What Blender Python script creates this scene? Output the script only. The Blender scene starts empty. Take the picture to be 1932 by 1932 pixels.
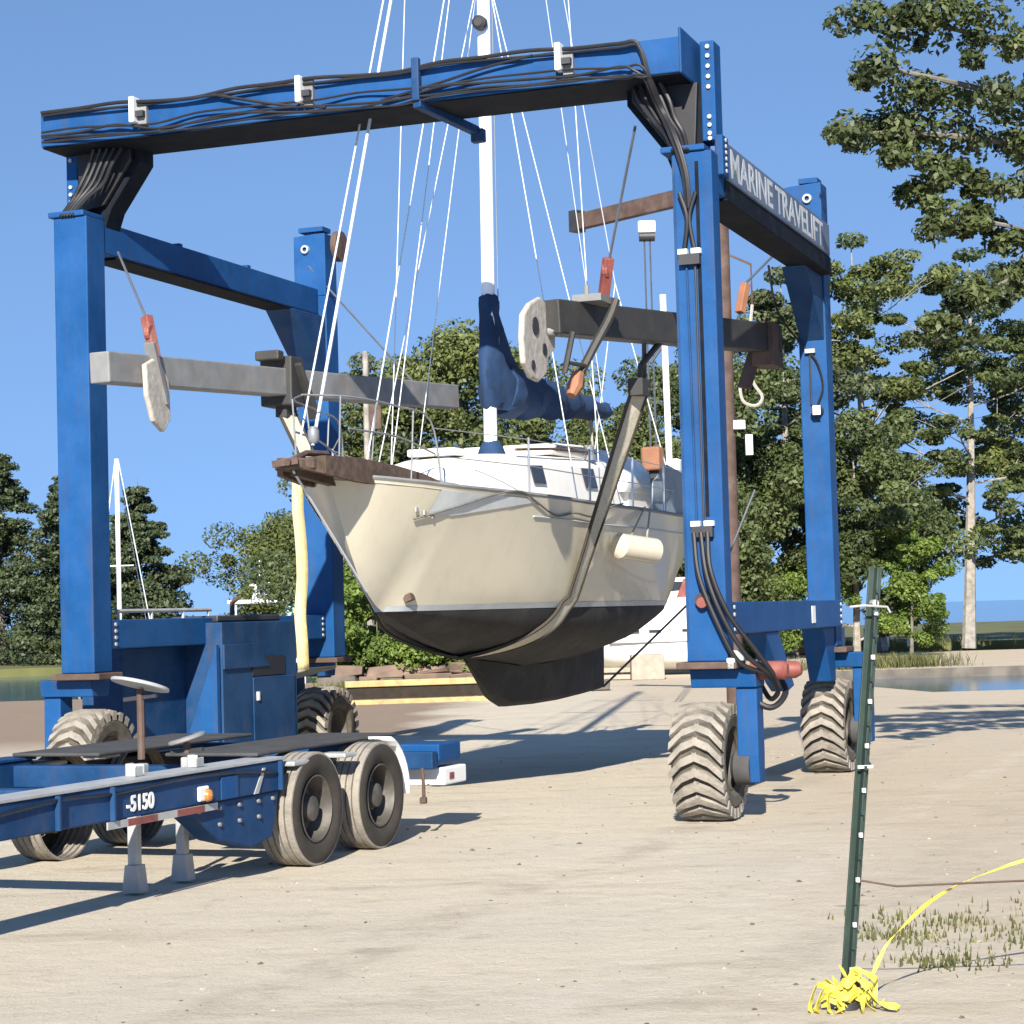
import bpy, bmesh, math, random
import numpy as np
from mathutils import Vector, Matrix
R = math.radians
SC = bpy.context.scene
COL = SC.collection
# ------------------------------------------------------------------ camera
cam_d = bpy.data.cameras.new('camera'); cam = bpy.data.objects.new('camera', cam_d); COL.objects.link(cam)
cam_d.sensor_width = 36; cam_d.lens = 36*3950/1932
cam_d.clip_start = .1; cam_d.clip_end = 9000
PITCH, ROLL = 0.04833, 0.02796
F = Vector((0, math.cos(PITCH), math.sin(PITCH))); R0 = Vector((1, 0, 0)); U0 = R0.cross(F)
c_, s_ = math.cos(ROLL), math.sin(ROLL)
RR = R0*c_ - U0*s_; UU = R0*s_ + U0*c_
m = Matrix((RR, UU, -F)).transposed().to_4x4(); m.translation = (0, 0, 2.0)
cam.matrix_world = m
SC.camera = cam
# ------------------------------------------------------------------ light
SUN_EL, SUN_AZ = R(29), R(6.5)          # light travels towards (sin az, cos az)
W = bpy.data.worlds.new('World'); SC.world = W; W.use_nodes = True
nt = W.node_tree
sky = nt.nodes.new('ShaderNodeTexSky'); sky.sky_type = 'NISHITA'; sky.sun_disc = False
sky.sun_elevation = SUN_EL; sky.sun_rotation = math.pi + SUN_AZ
sky.altitude = 0; sky.air_density = 1.0; sky.dust_density = 0; sky.ozone_density = 4.2
bg = nt.nodes['Background']; bg.inputs[1].default_value = .102
nt.links.new(sky.outputs[0], bg.inputs[0])
# clear dry air: the pale band is kept low by looking a little above the horizon everywhere
tcw = nt.nodes.new('ShaderNodeTexCoord'); sxw = nt.nodes.new('ShaderNodeSeparateXYZ'); maw = nt.nodes.new('ShaderNodeMath'); maw.operation = 'MULTIPLY_ADD'
cbw = nt.nodes.new('ShaderNodeCombineXYZ'); vnw = nt.nodes.new('ShaderNodeVectorMath'); vnw.operation = 'NORMALIZE'
maw.inputs[1].default_value = .80; maw.inputs[2].default_value = .34
nt.links.new(tcw.outputs['Generated'], sxw.inputs[0]); nt.links.new(sxw.outputs[0], cbw.inputs[0]); nt.links.new(sxw.outputs[1], cbw.inputs[1])
nt.links.new(sxw.outputs[2], maw.inputs[0]); nt.links.new(maw.outputs[0], cbw.inputs[2]); nt.links.new(cbw.outputs[0], vnw.inputs[0]); nt.links.new(vnw.outputs[0], sky.inputs[0])
sd = bpy.data.lights.new('sun', 'SUN'); sd.energy = 5.0; sd.angle = R(.5); sd.color = (1, .93, .82)
sun = bpy.data.objects.new('sun', sd); COL.objects.link(sun)
ldir = Vector((math.sin(SUN_AZ)*math.cos(SUN_EL), math.cos(SUN_AZ)*math.cos(SUN_EL), -math.sin(SUN_EL)))
sun.rotation_euler = ldir.to_track_quat('-Z', 'Y').to_euler()
vs = SC.view_settings; vs.view_transform = 'Standard'; vs.look = 'None'; vs.exposure = .98; vs.gamma = 1; vs.use_curve_mapping = False
# ------------------------------------------------------------------ materials
def mat(name, col, rough=.6, metal=0, var=.15, scale=6, bump=0, bscale=40, dirt=None, dirt_amt=0, dscale=1.5, streak=False, coat=0, spec=.5, wear=0):
    mt = bpy.data.materials.new(name); mt.use_nodes = True
    n, l = mt.node_tree.nodes, mt.node_tree.links
    b = n['Principled BSDF']; b.inputs['Roughness'].default_value = rough; b.inputs['Metallic'].default_value = metal; b.inputs['Specular IOR Level'].default_value = spec
    if coat: b.inputs['Coat Weight'].default_value = coat
    tc = n.new('ShaderNodeTexCoord')
    no = n.new('ShaderNodeTexNoise'); no.inputs['Scale'].default_value = scale; no.inputs['Detail'].default_value = 6
    l.new(tc.outputs['Object'], no.inputs['Vector'])
    rp = n.new('ShaderNodeValToRGB'); rp.color_ramp.elements[0].position = .3; rp.color_ramp.elements[1].position = .7
    lo = [c*(1-var) for c in col]; hi = [min(1, c*(1+var)) for c in col]
    rp.color_ramp.elements[0].color = (*lo, 1); rp.color_ramp.elements[1].color = (*hi, 1)
    l.new(no.outputs[0], rp.inputs[0]); out = rp.outputs[0]
    if dirt:
        d = n.new('ShaderNodeTexNoise'); d.inputs['Scale'].default_value = dscale; d.inputs['Detail'].default_value = 8; d.inputs['Roughness'].default_value = .7
        if streak:
            mp = n.new('ShaderNodeMapping'); mp.inputs['Scale'].default_value = (4, 4, .35)
            l.new(tc.outputs['Object'], mp.inputs[0]); l.new(mp.outputs[0], d.inputs['Vector'])
        else: l.new(tc.outputs['Object'], d.inputs['Vector'])
        mr = n.new('ShaderNodeMapRange'); mr.inputs[1].default_value = .5; mr.inputs[2].default_value = .75; mr.inputs[3].default_value = 0; mr.inputs[4].default_value = dirt_amt
        l.new(d.outputs[0], mr.inputs[0])
        mx = n.new('ShaderNodeMixRGB'); mx.inputs[2].default_value = (*dirt, 1)
        l.new(mr.outputs[0], mx.inputs[0]); l.new(out, mx.inputs[1]); out = mx.outputs[0]
    if wear:
        for sc_, mp_, lo_, hi_, cc, am in ((1.1, (1,1,1), .42, .66, [min(1,x*1.45+.018) for x in col], .6), (4, (3,3,.2), .54, .72, (.06,.045,.04), .45), (18, (1,1,1), .62, .70, (.06,.06,.07), .5), (55, (1,.4,1), .61, .68, [x*.4 for x in col], .6)):
            w_ = n.new('ShaderNodeTexNoise'); w_.inputs['Scale'].default_value = sc_; w_.inputs['Detail'].default_value = 7; w_.inputs['Roughness'].default_value = .65
            g_ = n.new('ShaderNodeMapping'); g_.inputs['Scale'].default_value = mp_; l.new(tc.outputs['Object'], g_.inputs[0]); l.new(g_.outputs[0], w_.inputs['Vector'])
            r_ = n.new('ShaderNodeMapRange'); r_.inputs[1].default_value = lo_; r_.inputs[2].default_value = hi_; r_.inputs[4].default_value = am*wear; l.new(w_.outputs[0], r_.inputs[0])
            x_ = n.new('ShaderNodeMixRGB'); x_.inputs[2].default_value = (*cc, 1); l.new(r_.outputs[0], x_.inputs[0]); l.new(out, x_.inputs[1]); out = x_.outputs[0]
    l.new(out, b.inputs['Base Color'])
    if bump:
        bn = n.new('ShaderNodeTexNoise'); bn.inputs['Scale'].default_value = bscale; bn.inputs['Detail'].default_value = 5
        l.new(tc.outputs['Object'], bn.inputs['Vector'])
        bp = n.new('ShaderNodeBump'); bp.inputs['Strength'].default_value = bump; bp.inputs['Distance'].default_value = .02
        l.new(bn.outputs[0], bp.inputs['Height']); l.new(bp.outputs[0], b.inputs['Normal'])
    return mt
M = {}
M['blue'] = mat('blue_paint', (.0045, .058, .188), .6, spec=.18, wear=.8, var=.1, scale=3, dirt=(.06, .075, .10), dirt_amt=.25, dscale=3, streak=True, bump=.05, bscale=15)
M['blue2'] = mat('dark_blue_paint', (.005, .040, .12), .6, spec=.2, wear=1, var=.15, scale=3, dirt=(.09, .085, .08), dirt_amt=.35, dscale=3, bump=.05, bscale=15)
M['navyp'] = mat('grimy_shade_paint', (.006, .009, .016), .75, spec=.12, var=.3, scale=4, dirt=(.025, .023, .024), dirt_amt=.5, dscale=4)  # near black: shade under the beams and in the corners put into paint
M['black'] = mat('black_rubber_hose', (.012, .012, .015), .5, var=.3)
M['blackm'] = mat('black_metal', (.03, .03, .034), .5, var=.2)
M['tyre'] = mat('dusty_tyre_rubber', (.26, .236, .20), .95, var=.2, scale=9, dirt=(.06, .055, .05), dirt_amt=.7, dscale=5, bump=.3, bscale=60)
M['tyreb'] = mat('dusty_tyre_grooves', (.085, .075, .06), .95, var=.3, scale=9, bump=.3, bscale=60)
M['tyred'] = mat('tyre_sidewall', (.034, .029, .023), .9, var=.25, scale=9, bump=.2, bscale=60)
M['rim'] = mat('dark_rim', (.07, .064, .056), .6, var=.3, dirt=(.2, .17, .14), dirt_amt=.5, dscale=6)
M['white'] = mat('white_paint', (.78, .78, .76), .4, var=.04)
M['alu'] = mat('mast_white', (.84, .85, .86), .3, var=.03)
M['aluraw'] = mat('aluminium', (.45, .48, .5), .35, metal=.3, var=.08)
M['cream'] = mat('cream_gelcoat', (.57, .528, .415), .28, var=.03, scale=2, coat=.3, dirt=(.40, .35, .26), dirt_amt=.3, dscale=2, streak=True)
M['deckw'] = mat('deck_white', (.80, .78, .72), .45, var=.03)
M['bowp'] = mat('pale_grey_bow_paint', (.52, .555, .56), .4, var=.08)
M['boot'] = mat('grey_boot_stripe', (.40, .44, .46), .4, var=.1)
M['anti'] = mat('black_antifouling', (.013, .013, .014), .85, wear=.5, var=.45, scale=2, dirt=(.07, .065, .055), dirt_amt=.5, dscale=2, bump=.1, bscale=25)
M['navy'] = mat('navy_canvas', (.008, .033, .092), .85, var=.25, scale=5, bump=.8, bscale=6)
M['teak'] = mat('weathered_teak', (.095, .062, .044), .75, var=.4, scale=12, bump=.2)
M['glass'] = mat('dark_window', (.03, .03, .032), .1, var=.1)
M['steel'] = mat('stainless', (.5, .5, .5), .3, metal=.8, var=.05)
M['wire'] = mat('wire_rope', (.20, .215, .235), .5, metal=.2, var=.1)
M['whitewire'] = mat('white_stay', (.62, .66, .70), .4, var=.03)
M['darkwire'] = mat('dark_wire_rope', (.07, .08, .1), .6, var=.2)
M['greybar'] = mat('weathered_grey_steel', (.19, .195, .195), .6, var=.2, scale=4, dirt=(.2, .12, .08), dirt_amt=.5, dscale=3, bump=.1)
M['darkbar'] = mat('dark_weathered_steel', (.030, .030, .029), .6, var=.2, scale=4, dirt=(.075, .05, .035), dirt_amt=.45, dscale=3, bump=.1)
M['rust'] = mat('rusty_steel', (.085, .052, .040), .8, var=.3, scale=5, dirt=(.15, .125, .105), dirt_amt=.6, dscale=3, bump=.2)
M['red'] = mat('faded_red_paint', (.21, .055, .045), .6, var=.2, dirt=(.4, .25, .18), dirt_amt=.5)
M['orange'] = mat('orange_rust', (.27, .12, .065), .7, var=.2)
M['strap'] = mat('grey_webbing', (.43, .405, .325), .9, var=.12, scale=30, dirt=(.2, .18, .14), dirt_amt=.5)
M['strapedge'] = mat('webbing_edge', (.05, .042, .03), .9, var=.2)
M['ylw'] = mat('pale_yellow_webbing', (.66, .57, .28), .85, var=.15, scale=14, dirt=(.4, .33, .2), dirt_amt=.5)
M['ytape'] = mat('yellow_tape', (.58, .50, .07), .6, var=.3, scale=20)
M['yrail'] = mat('yellow_painted_timber', (.43, .31, .135), .7, var=.25, dirt=(.3, .22, .12), dirt_amt=.5)
M['timber'] = mat('dark_timber', (.022, .016, .01), .9, var=.3)
M['carpet'] = mat('pale_worn_plate', (.42, .39, .34), .9, var=.15, scale=9, dirt=(.22, .20, .17), dirt_amt=.6, dscale=6, bump=.4, bscale=14)
M['drope'] = mat('dark_rope', (.13, .125, .115), .9, var=.3, scale=40)
M['rope'] = mat('rope', (.35, .33, .29), .9, var=.2, scale=40)
M['grey'] = mat('grey_plate', (.062, .062, .063), .8, spec=.2, var=.2, scale=4, dirt=(.13, .12, .10), dirt_amt=.4)
M['lgrey'] = mat('galvanised', (.38, .39, .39), .55, metal=.2, var=.15)
M['amber'] = mat('amber_lens', (.55, .2, .04), .25, var=.1)
M['canvas'] = mat('grey_blue_canvas', (.24, .29, .34), .8, var=.1, bump=.3, bscale=8)
M['ptext'] = mat('letter_paint', (.48, .51, .54), .6, var=.1)
M['panel'] = mat('letter_board', (.085, .125, .20), .6, var=.12, scale=3, dirt=(.2, .2, .2), dirt_amt=.4)
M['gpost'] = mat('green_post_paint', (.018, .036, .028), .5, var=.3, dirt=(.1, .1, .09), dirt_amt=.4)
M['concrete'] = mat('concrete', (.34, .29, .235), .9, var=.15, scale=5, bump=.2)
M['pebble'] = mat('pale_pebble', (.40, .35, .28), .9, var=.3, scale=3)
M['stone'] = mat('pinkish_stone', (.17, .118, .09), .9, var=.3, scale=2, bump=.4, bscale=8)
M['stoneg'] = mat('grey_stone', (.125, .11, .093), .9, var=.3, scale=2, bump=.4, bscale=8)
M['barkp'] = mat('pale_bark', (.27, .25, .22), .95, var=.35, scale=4, bump=.6, bscale=14)
M['bark'] = mat('grey_bark', (.15, .135, .12), .95, var=.35, scale=4, bump=.6, bscale=14)
M['pool'] = mat('blue_plastic', (.02, .10, .34), .4, var=.1)
M['teal'] = mat('pale_teal_canvas', (.35, .55, .5), .7, var=.1)

def leafmat(name, a, b, transl=.35):
    mt = bpy.data.materials.new(name); mt.use_nodes = True
    n, l = mt.node_tree.nodes, mt.node_tree.links; pb = n['Principled BSDF']
    pb.inputs['Roughness'].default_value = .55
    at = n.new('ShaderNodeAttribute'); at.attribute_name = 'tone'
    tc = n.new('ShaderNodeTexCoord'); no = n.new('ShaderNodeTexNoise'); no.inputs['Scale'].default_value = .9; no.inputs['Detail'].default_value = 3
    l.new(tc.outputs['Object'], no.inputs['Vector'])
    ad = n.new('ShaderNodeMath'); ad.operation = 'MULTIPLY_ADD'; ad.inputs[1].default_value = .55
    l.new(no.outputs[0], ad.inputs[0]); 
    sc = n.new('ShaderNodeMath'); sc.operation = 'MULTIPLY'; sc.inputs[1].default_value = .5
    l.new(at.outputs['Fac'], sc.inputs[0]); l.new(sc.outputs[0], ad.inputs[2])
    rp = n.new('ShaderNodeValToRGB'); rp.color_ramp.elements[0].color = (*a, 1); rp.color_ramp.elements[1].color = (*b, 1)
    rp.color_ramp.elements[0].position = .25; rp.color_ramp.elements[1].position = .8
    l.new(ad.outputs[0], rp.inputs[0]); l.new(rp.outputs[0], pb.inputs['Base Color'])
    tr = n.new('ShaderNodeBsdfTranslucent'); l.new(rp.outputs[0], tr.inputs[0])
    mx = n.new('ShaderNodeMixShader'); mx.inputs[0].default_value = transl
    l.new(pb.outputs[0], mx.inputs[1]); l.new(tr.outputs[0], mx.inputs[2]); l.new(mx.outputs[0], n['Material Output'].inputs[0])
    return mt
M['leaf_oak'] = leafmat('leaf_olive', (.055, .078, .024), (.175, .205, .060))
M['leaf_dark'] = leafmat('leaf_dark_green', (.042, .064, .026), (.14, .175, .058))
M['leaf_bright'] = leafmat('leaf_bright_green', (.07, .12, .022), (.20, .28, .055))
M['leaf_grey'] = leafmat('leaf_greyish', (.050, .068, .034), (.17, .20, .085))
M['leaf_near'] = leafmat('leaf_near_green', (.024, .038, .015), (.125, .155, .05), .3)
M['leaf_con'] = leafmat('needle_green', (.022, .038, .018), (.085, .11, .045), .15)
M['grassm'] = leafmat('grass_blades', (.06, .07, .02), (.2, .2, .07))

def ground_mat():
    mt = bpy.data.materials.new('pale_gravel'); mt.use_nodes = True
    n, l = mt.node_tree.nodes, mt.node_tree.links; b = n['Principled BSDF']; b.inputs['Roughness'].default_value = .95
    b.inputs['Specular IOR Level'].default_value = .15
    tc = n.new('ShaderNodeTexCoord'); O = tc.outputs['Object']
    def noise(scale, det=6, mp=None, ro=.6):
        t = n.new('ShaderNodeTexNoise'); t.inputs['Scale'].default_value = scale; t.inputs['Detail'].default_value = det; t.inputs['Roughness'].default_value = ro
        if mp:
            m_ = n.new('ShaderNodeMapping'); m_.inputs['Scale'].default_value = mp[0]; m_.inputs['Rotation'].default_value = (0, 0, mp[1]); l.new(O, m_.inputs[0]); l.new(m_.outputs[0], t.inputs[0])
        else: l.new(O, t.inputs[0])
        return t.outputs[0]
    def mix(f, a, bcol, lo, hi, amt):
        mr = n.new('ShaderNodeMapRange'); mr.inputs[1].default_value = lo; mr.inputs[2].default_value = hi; mr.inputs[4].default_value = amt
        l.new(f, mr.inputs[0]); x = n.new('ShaderNodeMixRGB'); l.new(mr.outputs[0], x.inputs[0]); l.new(a, x.inputs[1]); x.inputs[2].default_value = (*bcol, 1); return x.outputs[0]
    rgb = n.new('ShaderNodeRGB'); rgb.outputs[0].default_value = (.575, .508, .395, 1)
    c = rgb.outputs[0]
    c = mix(noise(.35, 5), c, (.53, .475, .385), .40, .64, .9)                 # broad worn areas, greyer
    c = mix(noise(1.1, 8, ((.35, 1.3, 1), R(-20)), .7), c, (.34, .28, .205), .53, .74, .75)    # drag streaks along travel direction
    c = mix(noise(2.4, 10, None, .75), c, (.30, .245, .18), .56, .72, .65)        # stains
    c = mix(noise(9, 8, None, .8), c, (.60, .53, .43), .58, .72, .45)
    c = mix(noise(38, 5, None, .8), c, (.27, .225, .165), .56, .68, .6)
    c = mix(noise(60, 4, None, .8), c, (.66, .60, .49), .60, .68, .55)
    # damp brown soil beside the basin rail, left of the keel
    sx = n.new('ShaderNodeSeparateXYZ'); l.new(O, sx.inputs[0])
    wob = n.new('ShaderNodeMath'); wob.operation = 'MULTIPLY_ADD'; l.new(noise(.45, 6), wob.inputs[0]); wob.inputs[1].default_value = -3.0; l.new(sx.outputs[0], wob.inputs[2])
    ma_ = n.new('ShaderNodeMapRange'); l.new(wob.outputs[0], ma_.inputs[0]); ma_.inputs[1].default_value = -2.4; ma_.inputs[2].default_value = -3.6
    mb_ = n.new('ShaderNodeMapRange'); l.new(sx.outputs[1], mb_.inputs[0]); mb_.inputs[1].default_value = 31; mb_.inputs[2].default_value = 37
    mm = n.new('ShaderNodeMath'); mm.operation = 'MULTIPLY'; l.new(ma_.outputs[0], mm.inputs[0]); l.new(mb_.outputs[0], mm.inputs[1])
    c = mix(mm.outputs[0], c, (.20, .135, .095), 0, 1, .8)
    # darker earthy ground to the right, towards the fence
    wob2 = n.new('ShaderNodeMath'); wob2.operation = 'MULTIPLY_ADD'; l.new(noise(.6, 7), wob2.inputs[0]); wob2.inputs[1].default_value = 2.4; l.new(sx.outputs[0], wob2.inputs[2])
    c = mix(wob2.outputs[0], c, (.43, .345, .25), 2.6, 4.6, .5)
    # faint wheel ruts along the way the hoist and trailers drive
    rot = n.new('ShaderNodeMapping'); rot.inputs['Rotation'].default_value = (0, 0, R(21)); l.new(O, rot.inputs[0])
    rs = n.new('ShaderNodeSeparateXYZ'); l.new(rot.outputs[0], rs.inputs[0])
    wv = n.new('ShaderNodeMath'); wv.operation = 'MULTIPLY_ADD'; l.new(noise(.25, 3), wv.inputs[0]); wv.inputs[1].default_value = 1.1; l.new(rs.outputs[0], wv.inputs[2])
    brk = noise(1.6, 8, None, .75)
    for off, wd_, colr, am in ((-4.9,.26,(.33,.28,.22),.55),(-3.2,.22,(.60,.54,.45),.5),(-2.3,.3,(.36,.31,.24),.45),(-.8,.25,(.60,.54,.45),.45),(.6,.28,(.35,.29,.22),.5),(2.0,.22,(.34,.28,.21),.5)):
        a_ = n.new('ShaderNodeMath'); a_.operation = 'SUBTRACT'; l.new(wv.outputs[0], a_.inputs[0]); a_.inputs[1].default_value = off
        b_ = n.new('ShaderNodeMath'); b_.operation = 'ABSOLUTE'; l.new(a_.outputs[0], b_.inputs[0])
        q_ = n.new('ShaderNodeMapRange'); l.new(b_.outputs[0], q_.inputs[0]); q_.inputs[1].default_value = wd_; q_.inputs[2].default_value = wd_*.45
        k_ = n.new('ShaderNodeMapRange'); l.new(brk, k_.inputs[0]); k_.inputs[1].default_value = .45; k_.inputs[2].default_value = .62
        g_ = n.new('ShaderNodeMath'); g_.operation = 'MULTIPLY'; l.new(q_.outputs[0], g_.inputs[0]); l.new(k_.outputs[0], g_.inputs[1])
        c = mix(g_.outputs[0], c, colr, 0, 1, am)
    l.new(c, b.inputs['Base Color'])
    bp = n.new('ShaderNodeBump'); bp.inputs['Strength'].default_value = .8; bp.inputs['Distance'].default_value = .04
    h1 = n.new('ShaderNodeMath'); h1.operation = 'MULTIPLY_ADD'; l.new(noise(30, 8, None, .75), h1.inputs[0]); h1.inputs[1].default_value = .5; l.new(noise(3, 6), h1.inputs[2])
    l.new(h1.outputs[0], bp.inputs['Height']); l.new(bp.outputs[0], b.inputs['Normal'])
    return mt
M['ground'] = ground_mat()
def water_mat():
    mt = mat('lake_water', (.03, .09, .14), .12, var=.1, scale=.3, bump=.5, bscale=1.5); return mt
M['water'] = water_mat()
M['grass_g'] = mat('mown_grass', (.10, .105, .035), .95, var=.35, scale=.4, bump=.5, bscale=6)

# ------------------------------------------------------------------ mesh helpers
class MB:
    def __init__(s): s.v = []; s.f = []; s.mi = []
    def add(s, vs, fs, mi=0):
        o = len(s.v); s.v += [tuple(p) for p in vs]; s.f += [tuple(i+o for i in f) for f in fs]; s.mi += [mi]*len(fs); return s
    def box(s, x0, x1, y0, y1, z0, z1, mi=0):
        x0, x1 = sorted((x0, x1)); y0, y1 = sorted((y0, y1)); z0, z1 = sorted((z0, z1))
        v = [(x0,y0,z0),(x1,y0,z0),(x1,y1,z0),(x0,y1,z0),(x0,y0,z1),(x1,y0,z1),(x1,y1,z1),(x0,y1,z1)]
        return s.add(v, [(0,3,2,1),(4,5,6,7),(0,1,5,4),(1,2,6,5),(2,3,7,6),(3,0,4,7)], mi)
    def bar(s, a, b, w, h, up=(0,0,1), mi=0):
        a = Vector(a); b = Vector(b); d = (b-a).normalized(); u = Vector(up)
        r = d.cross(u).normalized(); u = r.cross(d).normalized()
        v = []
        for p in (a, b):
            for sx, sy in ((-1,-1),(1,-1),(1,1),(-1,1)): v.append(p + r*(sx*w/2) + u*(sy*h/2))
        return s.add(v, [(0,1,2,3),(7,6,5,4),(0,4,5,1),(1,5,6,2),(2,6,7,3),(3,7,4,0)], mi)
    def tube(s, pts, rad, n=8, mi=0, cap=True):
        pts = [Vector(p) for p in pts]; k = len(pts)
        rs = rad if isinstance(rad, (list, tuple)) else [rad]*k
        v = []; ref = None
        for i, p in enumerate(pts):
            d = (pts[min(i+1,k-1)] - pts[max(i-1,0)])
            if d.length < 1e-9: d = Vector((0,0,1))
            d.normalize()
            if ref is None: ref = Vector((0,0,1)) if abs(d.z) < .9 else Vector((1,0,0))
            r = d.cross(ref).normalized(); u = r.cross(d).normalized(); ref = u
            for j in range(n):
                a = 2*math.pi*j/n; v.append(p + (r*math.cos(a) + u*math.sin(a))*rs[i])
        f = []
        for i in range(k-1):
            for j in range(n):
                f.append((i*n+j, i*n+(j+1)%n, (i+1)*n+(j+1)%n, (i+1)*n+j))
        if cap: f.append(tuple(range(n-1,-1,-1))); f.append(tuple((k-1)*n+j for j in range(n)))
        return s.add(v, f, mi)
    def prism(s, poly, axis, a, b, mi=0):
        """poly of 2d points, extruded along axis (0,1,2) from a to b"""
        n = len(poly)
        def P(p, t):
            q = list(p); q.insert(axis, t); return tuple(q)
        v = [P(p, a) for p in poly] + [P(p, b) for p in poly]
        f = [tuple(range(n-1,-1,-1)), tuple(range(n,2*n))] + [(i,(i+1)%n,n+(i+1)%n,n+i) for i in range(n)]
        return s.add(v, f, mi)
    def lathe(s, prof, axis=0, c=(0,0,0), n=28, mi=0, cap=True):
        """prof: list of (along, radius) round an axis through c"""
        v = []; f = []; k = len(prof)
        for (t, r) in prof:
            for j in range(n):
                a = 2*math.pi*j/n; p = [r*math.cos(a), r*math.sin(a)]; p.insert(axis, t)
                v.append((p[0]+c[0], p[1]+c[1], p[2]+c[2]))
        for i in range(k-1):
            for j in range(n): f.append((i*n+j, i*n+(j+1)%n, (i+1)*n+(j+1)%n, (i+1)*n+j))
        if cap and prof[0][1] > 1e-6: f.append(tuple(range(n-1,-1,-1)))
        if cap and prof[-1][1] > 1e-6: f.append(tuple((k-1)*n+j for j in range(n)))
        return s.add(v, f, mi)
    def grid(s, rows, mi=0, close=False):
        o = []; n = len(rows[0]); v = [p for r in rows for p in r]; f = []
        for i in range(len(rows)-1):
            for j in range(n - (0 if close else 1)):
                f.append((i*n+j, i*n+(j+1)%n, (i+1)*n+(j+1)%n, (i+1)*n+j))
        return s.add(v, f, mi)
    def mesh(s, name, mats, smooth=False, bevel=0):
        me = bpy.data.meshes.new(name); me.from_pydata(s.v, [], s.f)
        for m_ in (mats if isinstance(mats, (list, tuple)) else [mats]): me.materials.append(m_)
        me.polygons.foreach_set('material_index', s.mi)
        bm = bmesh.new(); bm.from_mesh(me); bmesh.ops.recalc_face_normals(bm, faces=bm.faces); bm.to_mesh(me); bm.free()
        if smooth:
            me.polygons.foreach_set('use_smooth', [True]*len(me.polygons))
            try: me.set_sharp_from_angle(angle=R(35))
            except Exception: pass
        return me
    def build(s, name, mats, parent=None, smooth=False, bevel=0):
        o = bpy.data.objects.new(name, s.mesh(name, mats, smooth)); COL.objects.link(o)
        if parent is not None: o.parent = parent
        if bevel:
            bv = o.modifiers.new('bevel', 'BEVEL'); bv.width = bevel; bv.segments = 2; bv.limit_method = 'ANGLE'; bv.angle_limit = R(40)
        return o
def tag(o, label=None, cat=None, group=None, kind=None):
    if label: o['label'] = label
    if cat: o['category'] = cat
    if group: o['group'] = group
    if kind: o['kind'] = kind
    return o
def thing(name, label, cat, loc=(0,0,0), rotz=0, group=None):
    o = bpy.data.objects.new(name, None); COL.objects.link(o); o.location = loc; o.rotation_euler = (0,0,rotz); o.empty_display_size = .2
    return tag(o, label, cat, group)
def copy_tree(o, parent=None):
    c = o.copy(); COL.objects.link(c)
    if parent is not None: c.parent = parent
    for ch in list(o.children): copy_tree(ch, c)
    return c
def text(name, s, size, mt, parent, loc, rot, ext=.004, xs=1, bold=0):
    cu = bpy.data.curves.new(name, 'FONT'); cu.body = s; cu.size = size; cu.extrude = ext; cu.offset = bold; cu.align_x = 'LEFT'
    tmp = bpy.data.objects.new('tmp', cu); me = bpy.data.meshes.new_from_object(tmp); bpy.data.objects.remove(tmp); me.materials.clear(); me.materials.append(mt)
    o = bpy.data.objects.new(name, me); COL.objects.link(o); o.parent = parent; o.location = loc; o.rotation_euler = rot; o.scale = (xs,1,1); return o
def interp(x, xs, ys): return float(np.interp(x, xs, ys))
def cat_rom(pts, n=8):
    P = [Vector(p) for p in pts]; P = [P[0]*2-P[1]] + P + [P[-1]*2-P[-2]]; out = []
    for i in range(1, len(P)-2):
        for k in range(n):
            t = k/n; a, b, c, d = P[i-1], P[i], P[i+1], P[i+2]
            out.append(.5*((2*b)+(c-a)*t+(2*a-5*b+4*c-d)*t*t+(3*b-a-3*c+d)*t**3))
    out.append(P[-2]); return out
# ------------------------------------------------------------------ setting: ground, water, banks
rng = random.Random(4)
def ground():
    out = [(-70,-12),(70,-12),(70,45.5),(9.2,46.5),(8.2,52),(8.6,59),(9.5,63),(70,66),(70,84),(-5.5,84),(-6.8,61),(-9,57),(-70,55)]
    bm = bmesh.new(); vs_ = [bm.verts.new((x,y,0)) for x,y in out]; f = bm.faces.new(vs_)
    r = bmesh.ops.extrude_face_region(bm, geom=[f]); 
    for e in r['geom']:
        if isinstance(e, bmesh.types.BMVert): e.co.z = -1.6
    bmesh.ops.triangulate(bm, faces=[q for q in bm.faces if len(q.verts) > 4]); bmesh.ops.recalc_face_normals(bm, faces=bm.faces)
    me = bpy.data.meshes.new('ground'); bm.to_mesh(me); bm.free(); me.materials.append(M['ground']); me.materials.append(M['stoneg'])
    for p_ in me.polygons: p_.material_index = 0 if p_.normal.z > .5 else 1
    o = bpy.data.objects.new('ground', me); COL.objects.link(o); tag(o, kind='structure'); return o
ground()
tag(MB().add([(-6000,40,-.28),(6000,40,-.28),(6000,8000,-.28),(-6000,8000,-.28)], [(0,1,2,3)]).build('water', M['water']), kind='structure')
def bank(name, pts, z, mt):
    b = MB(); n = len(pts); v = [(x,y,z) for x,y in pts] + [(x,y,-2) for x,y in pts]
    b.add(v, [tuple(range(n))] + [(i,(i+1)%n,n+(i+1)%n,n+i) for i in range(n)]); tag(b.build(name, mt), kind='structure')
bank('grass_bank', [(-7,84.2),(9,92),(16,96),(90,98),(120,190),(10,180),(-7,150)], .12, M['grass_g'])
bank('far_shore', [(-120,100),(-24,96),(-9.5,100),(-7.2,120),(-7.2,240),(-120,240)], .1, M['grass_g'])
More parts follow.
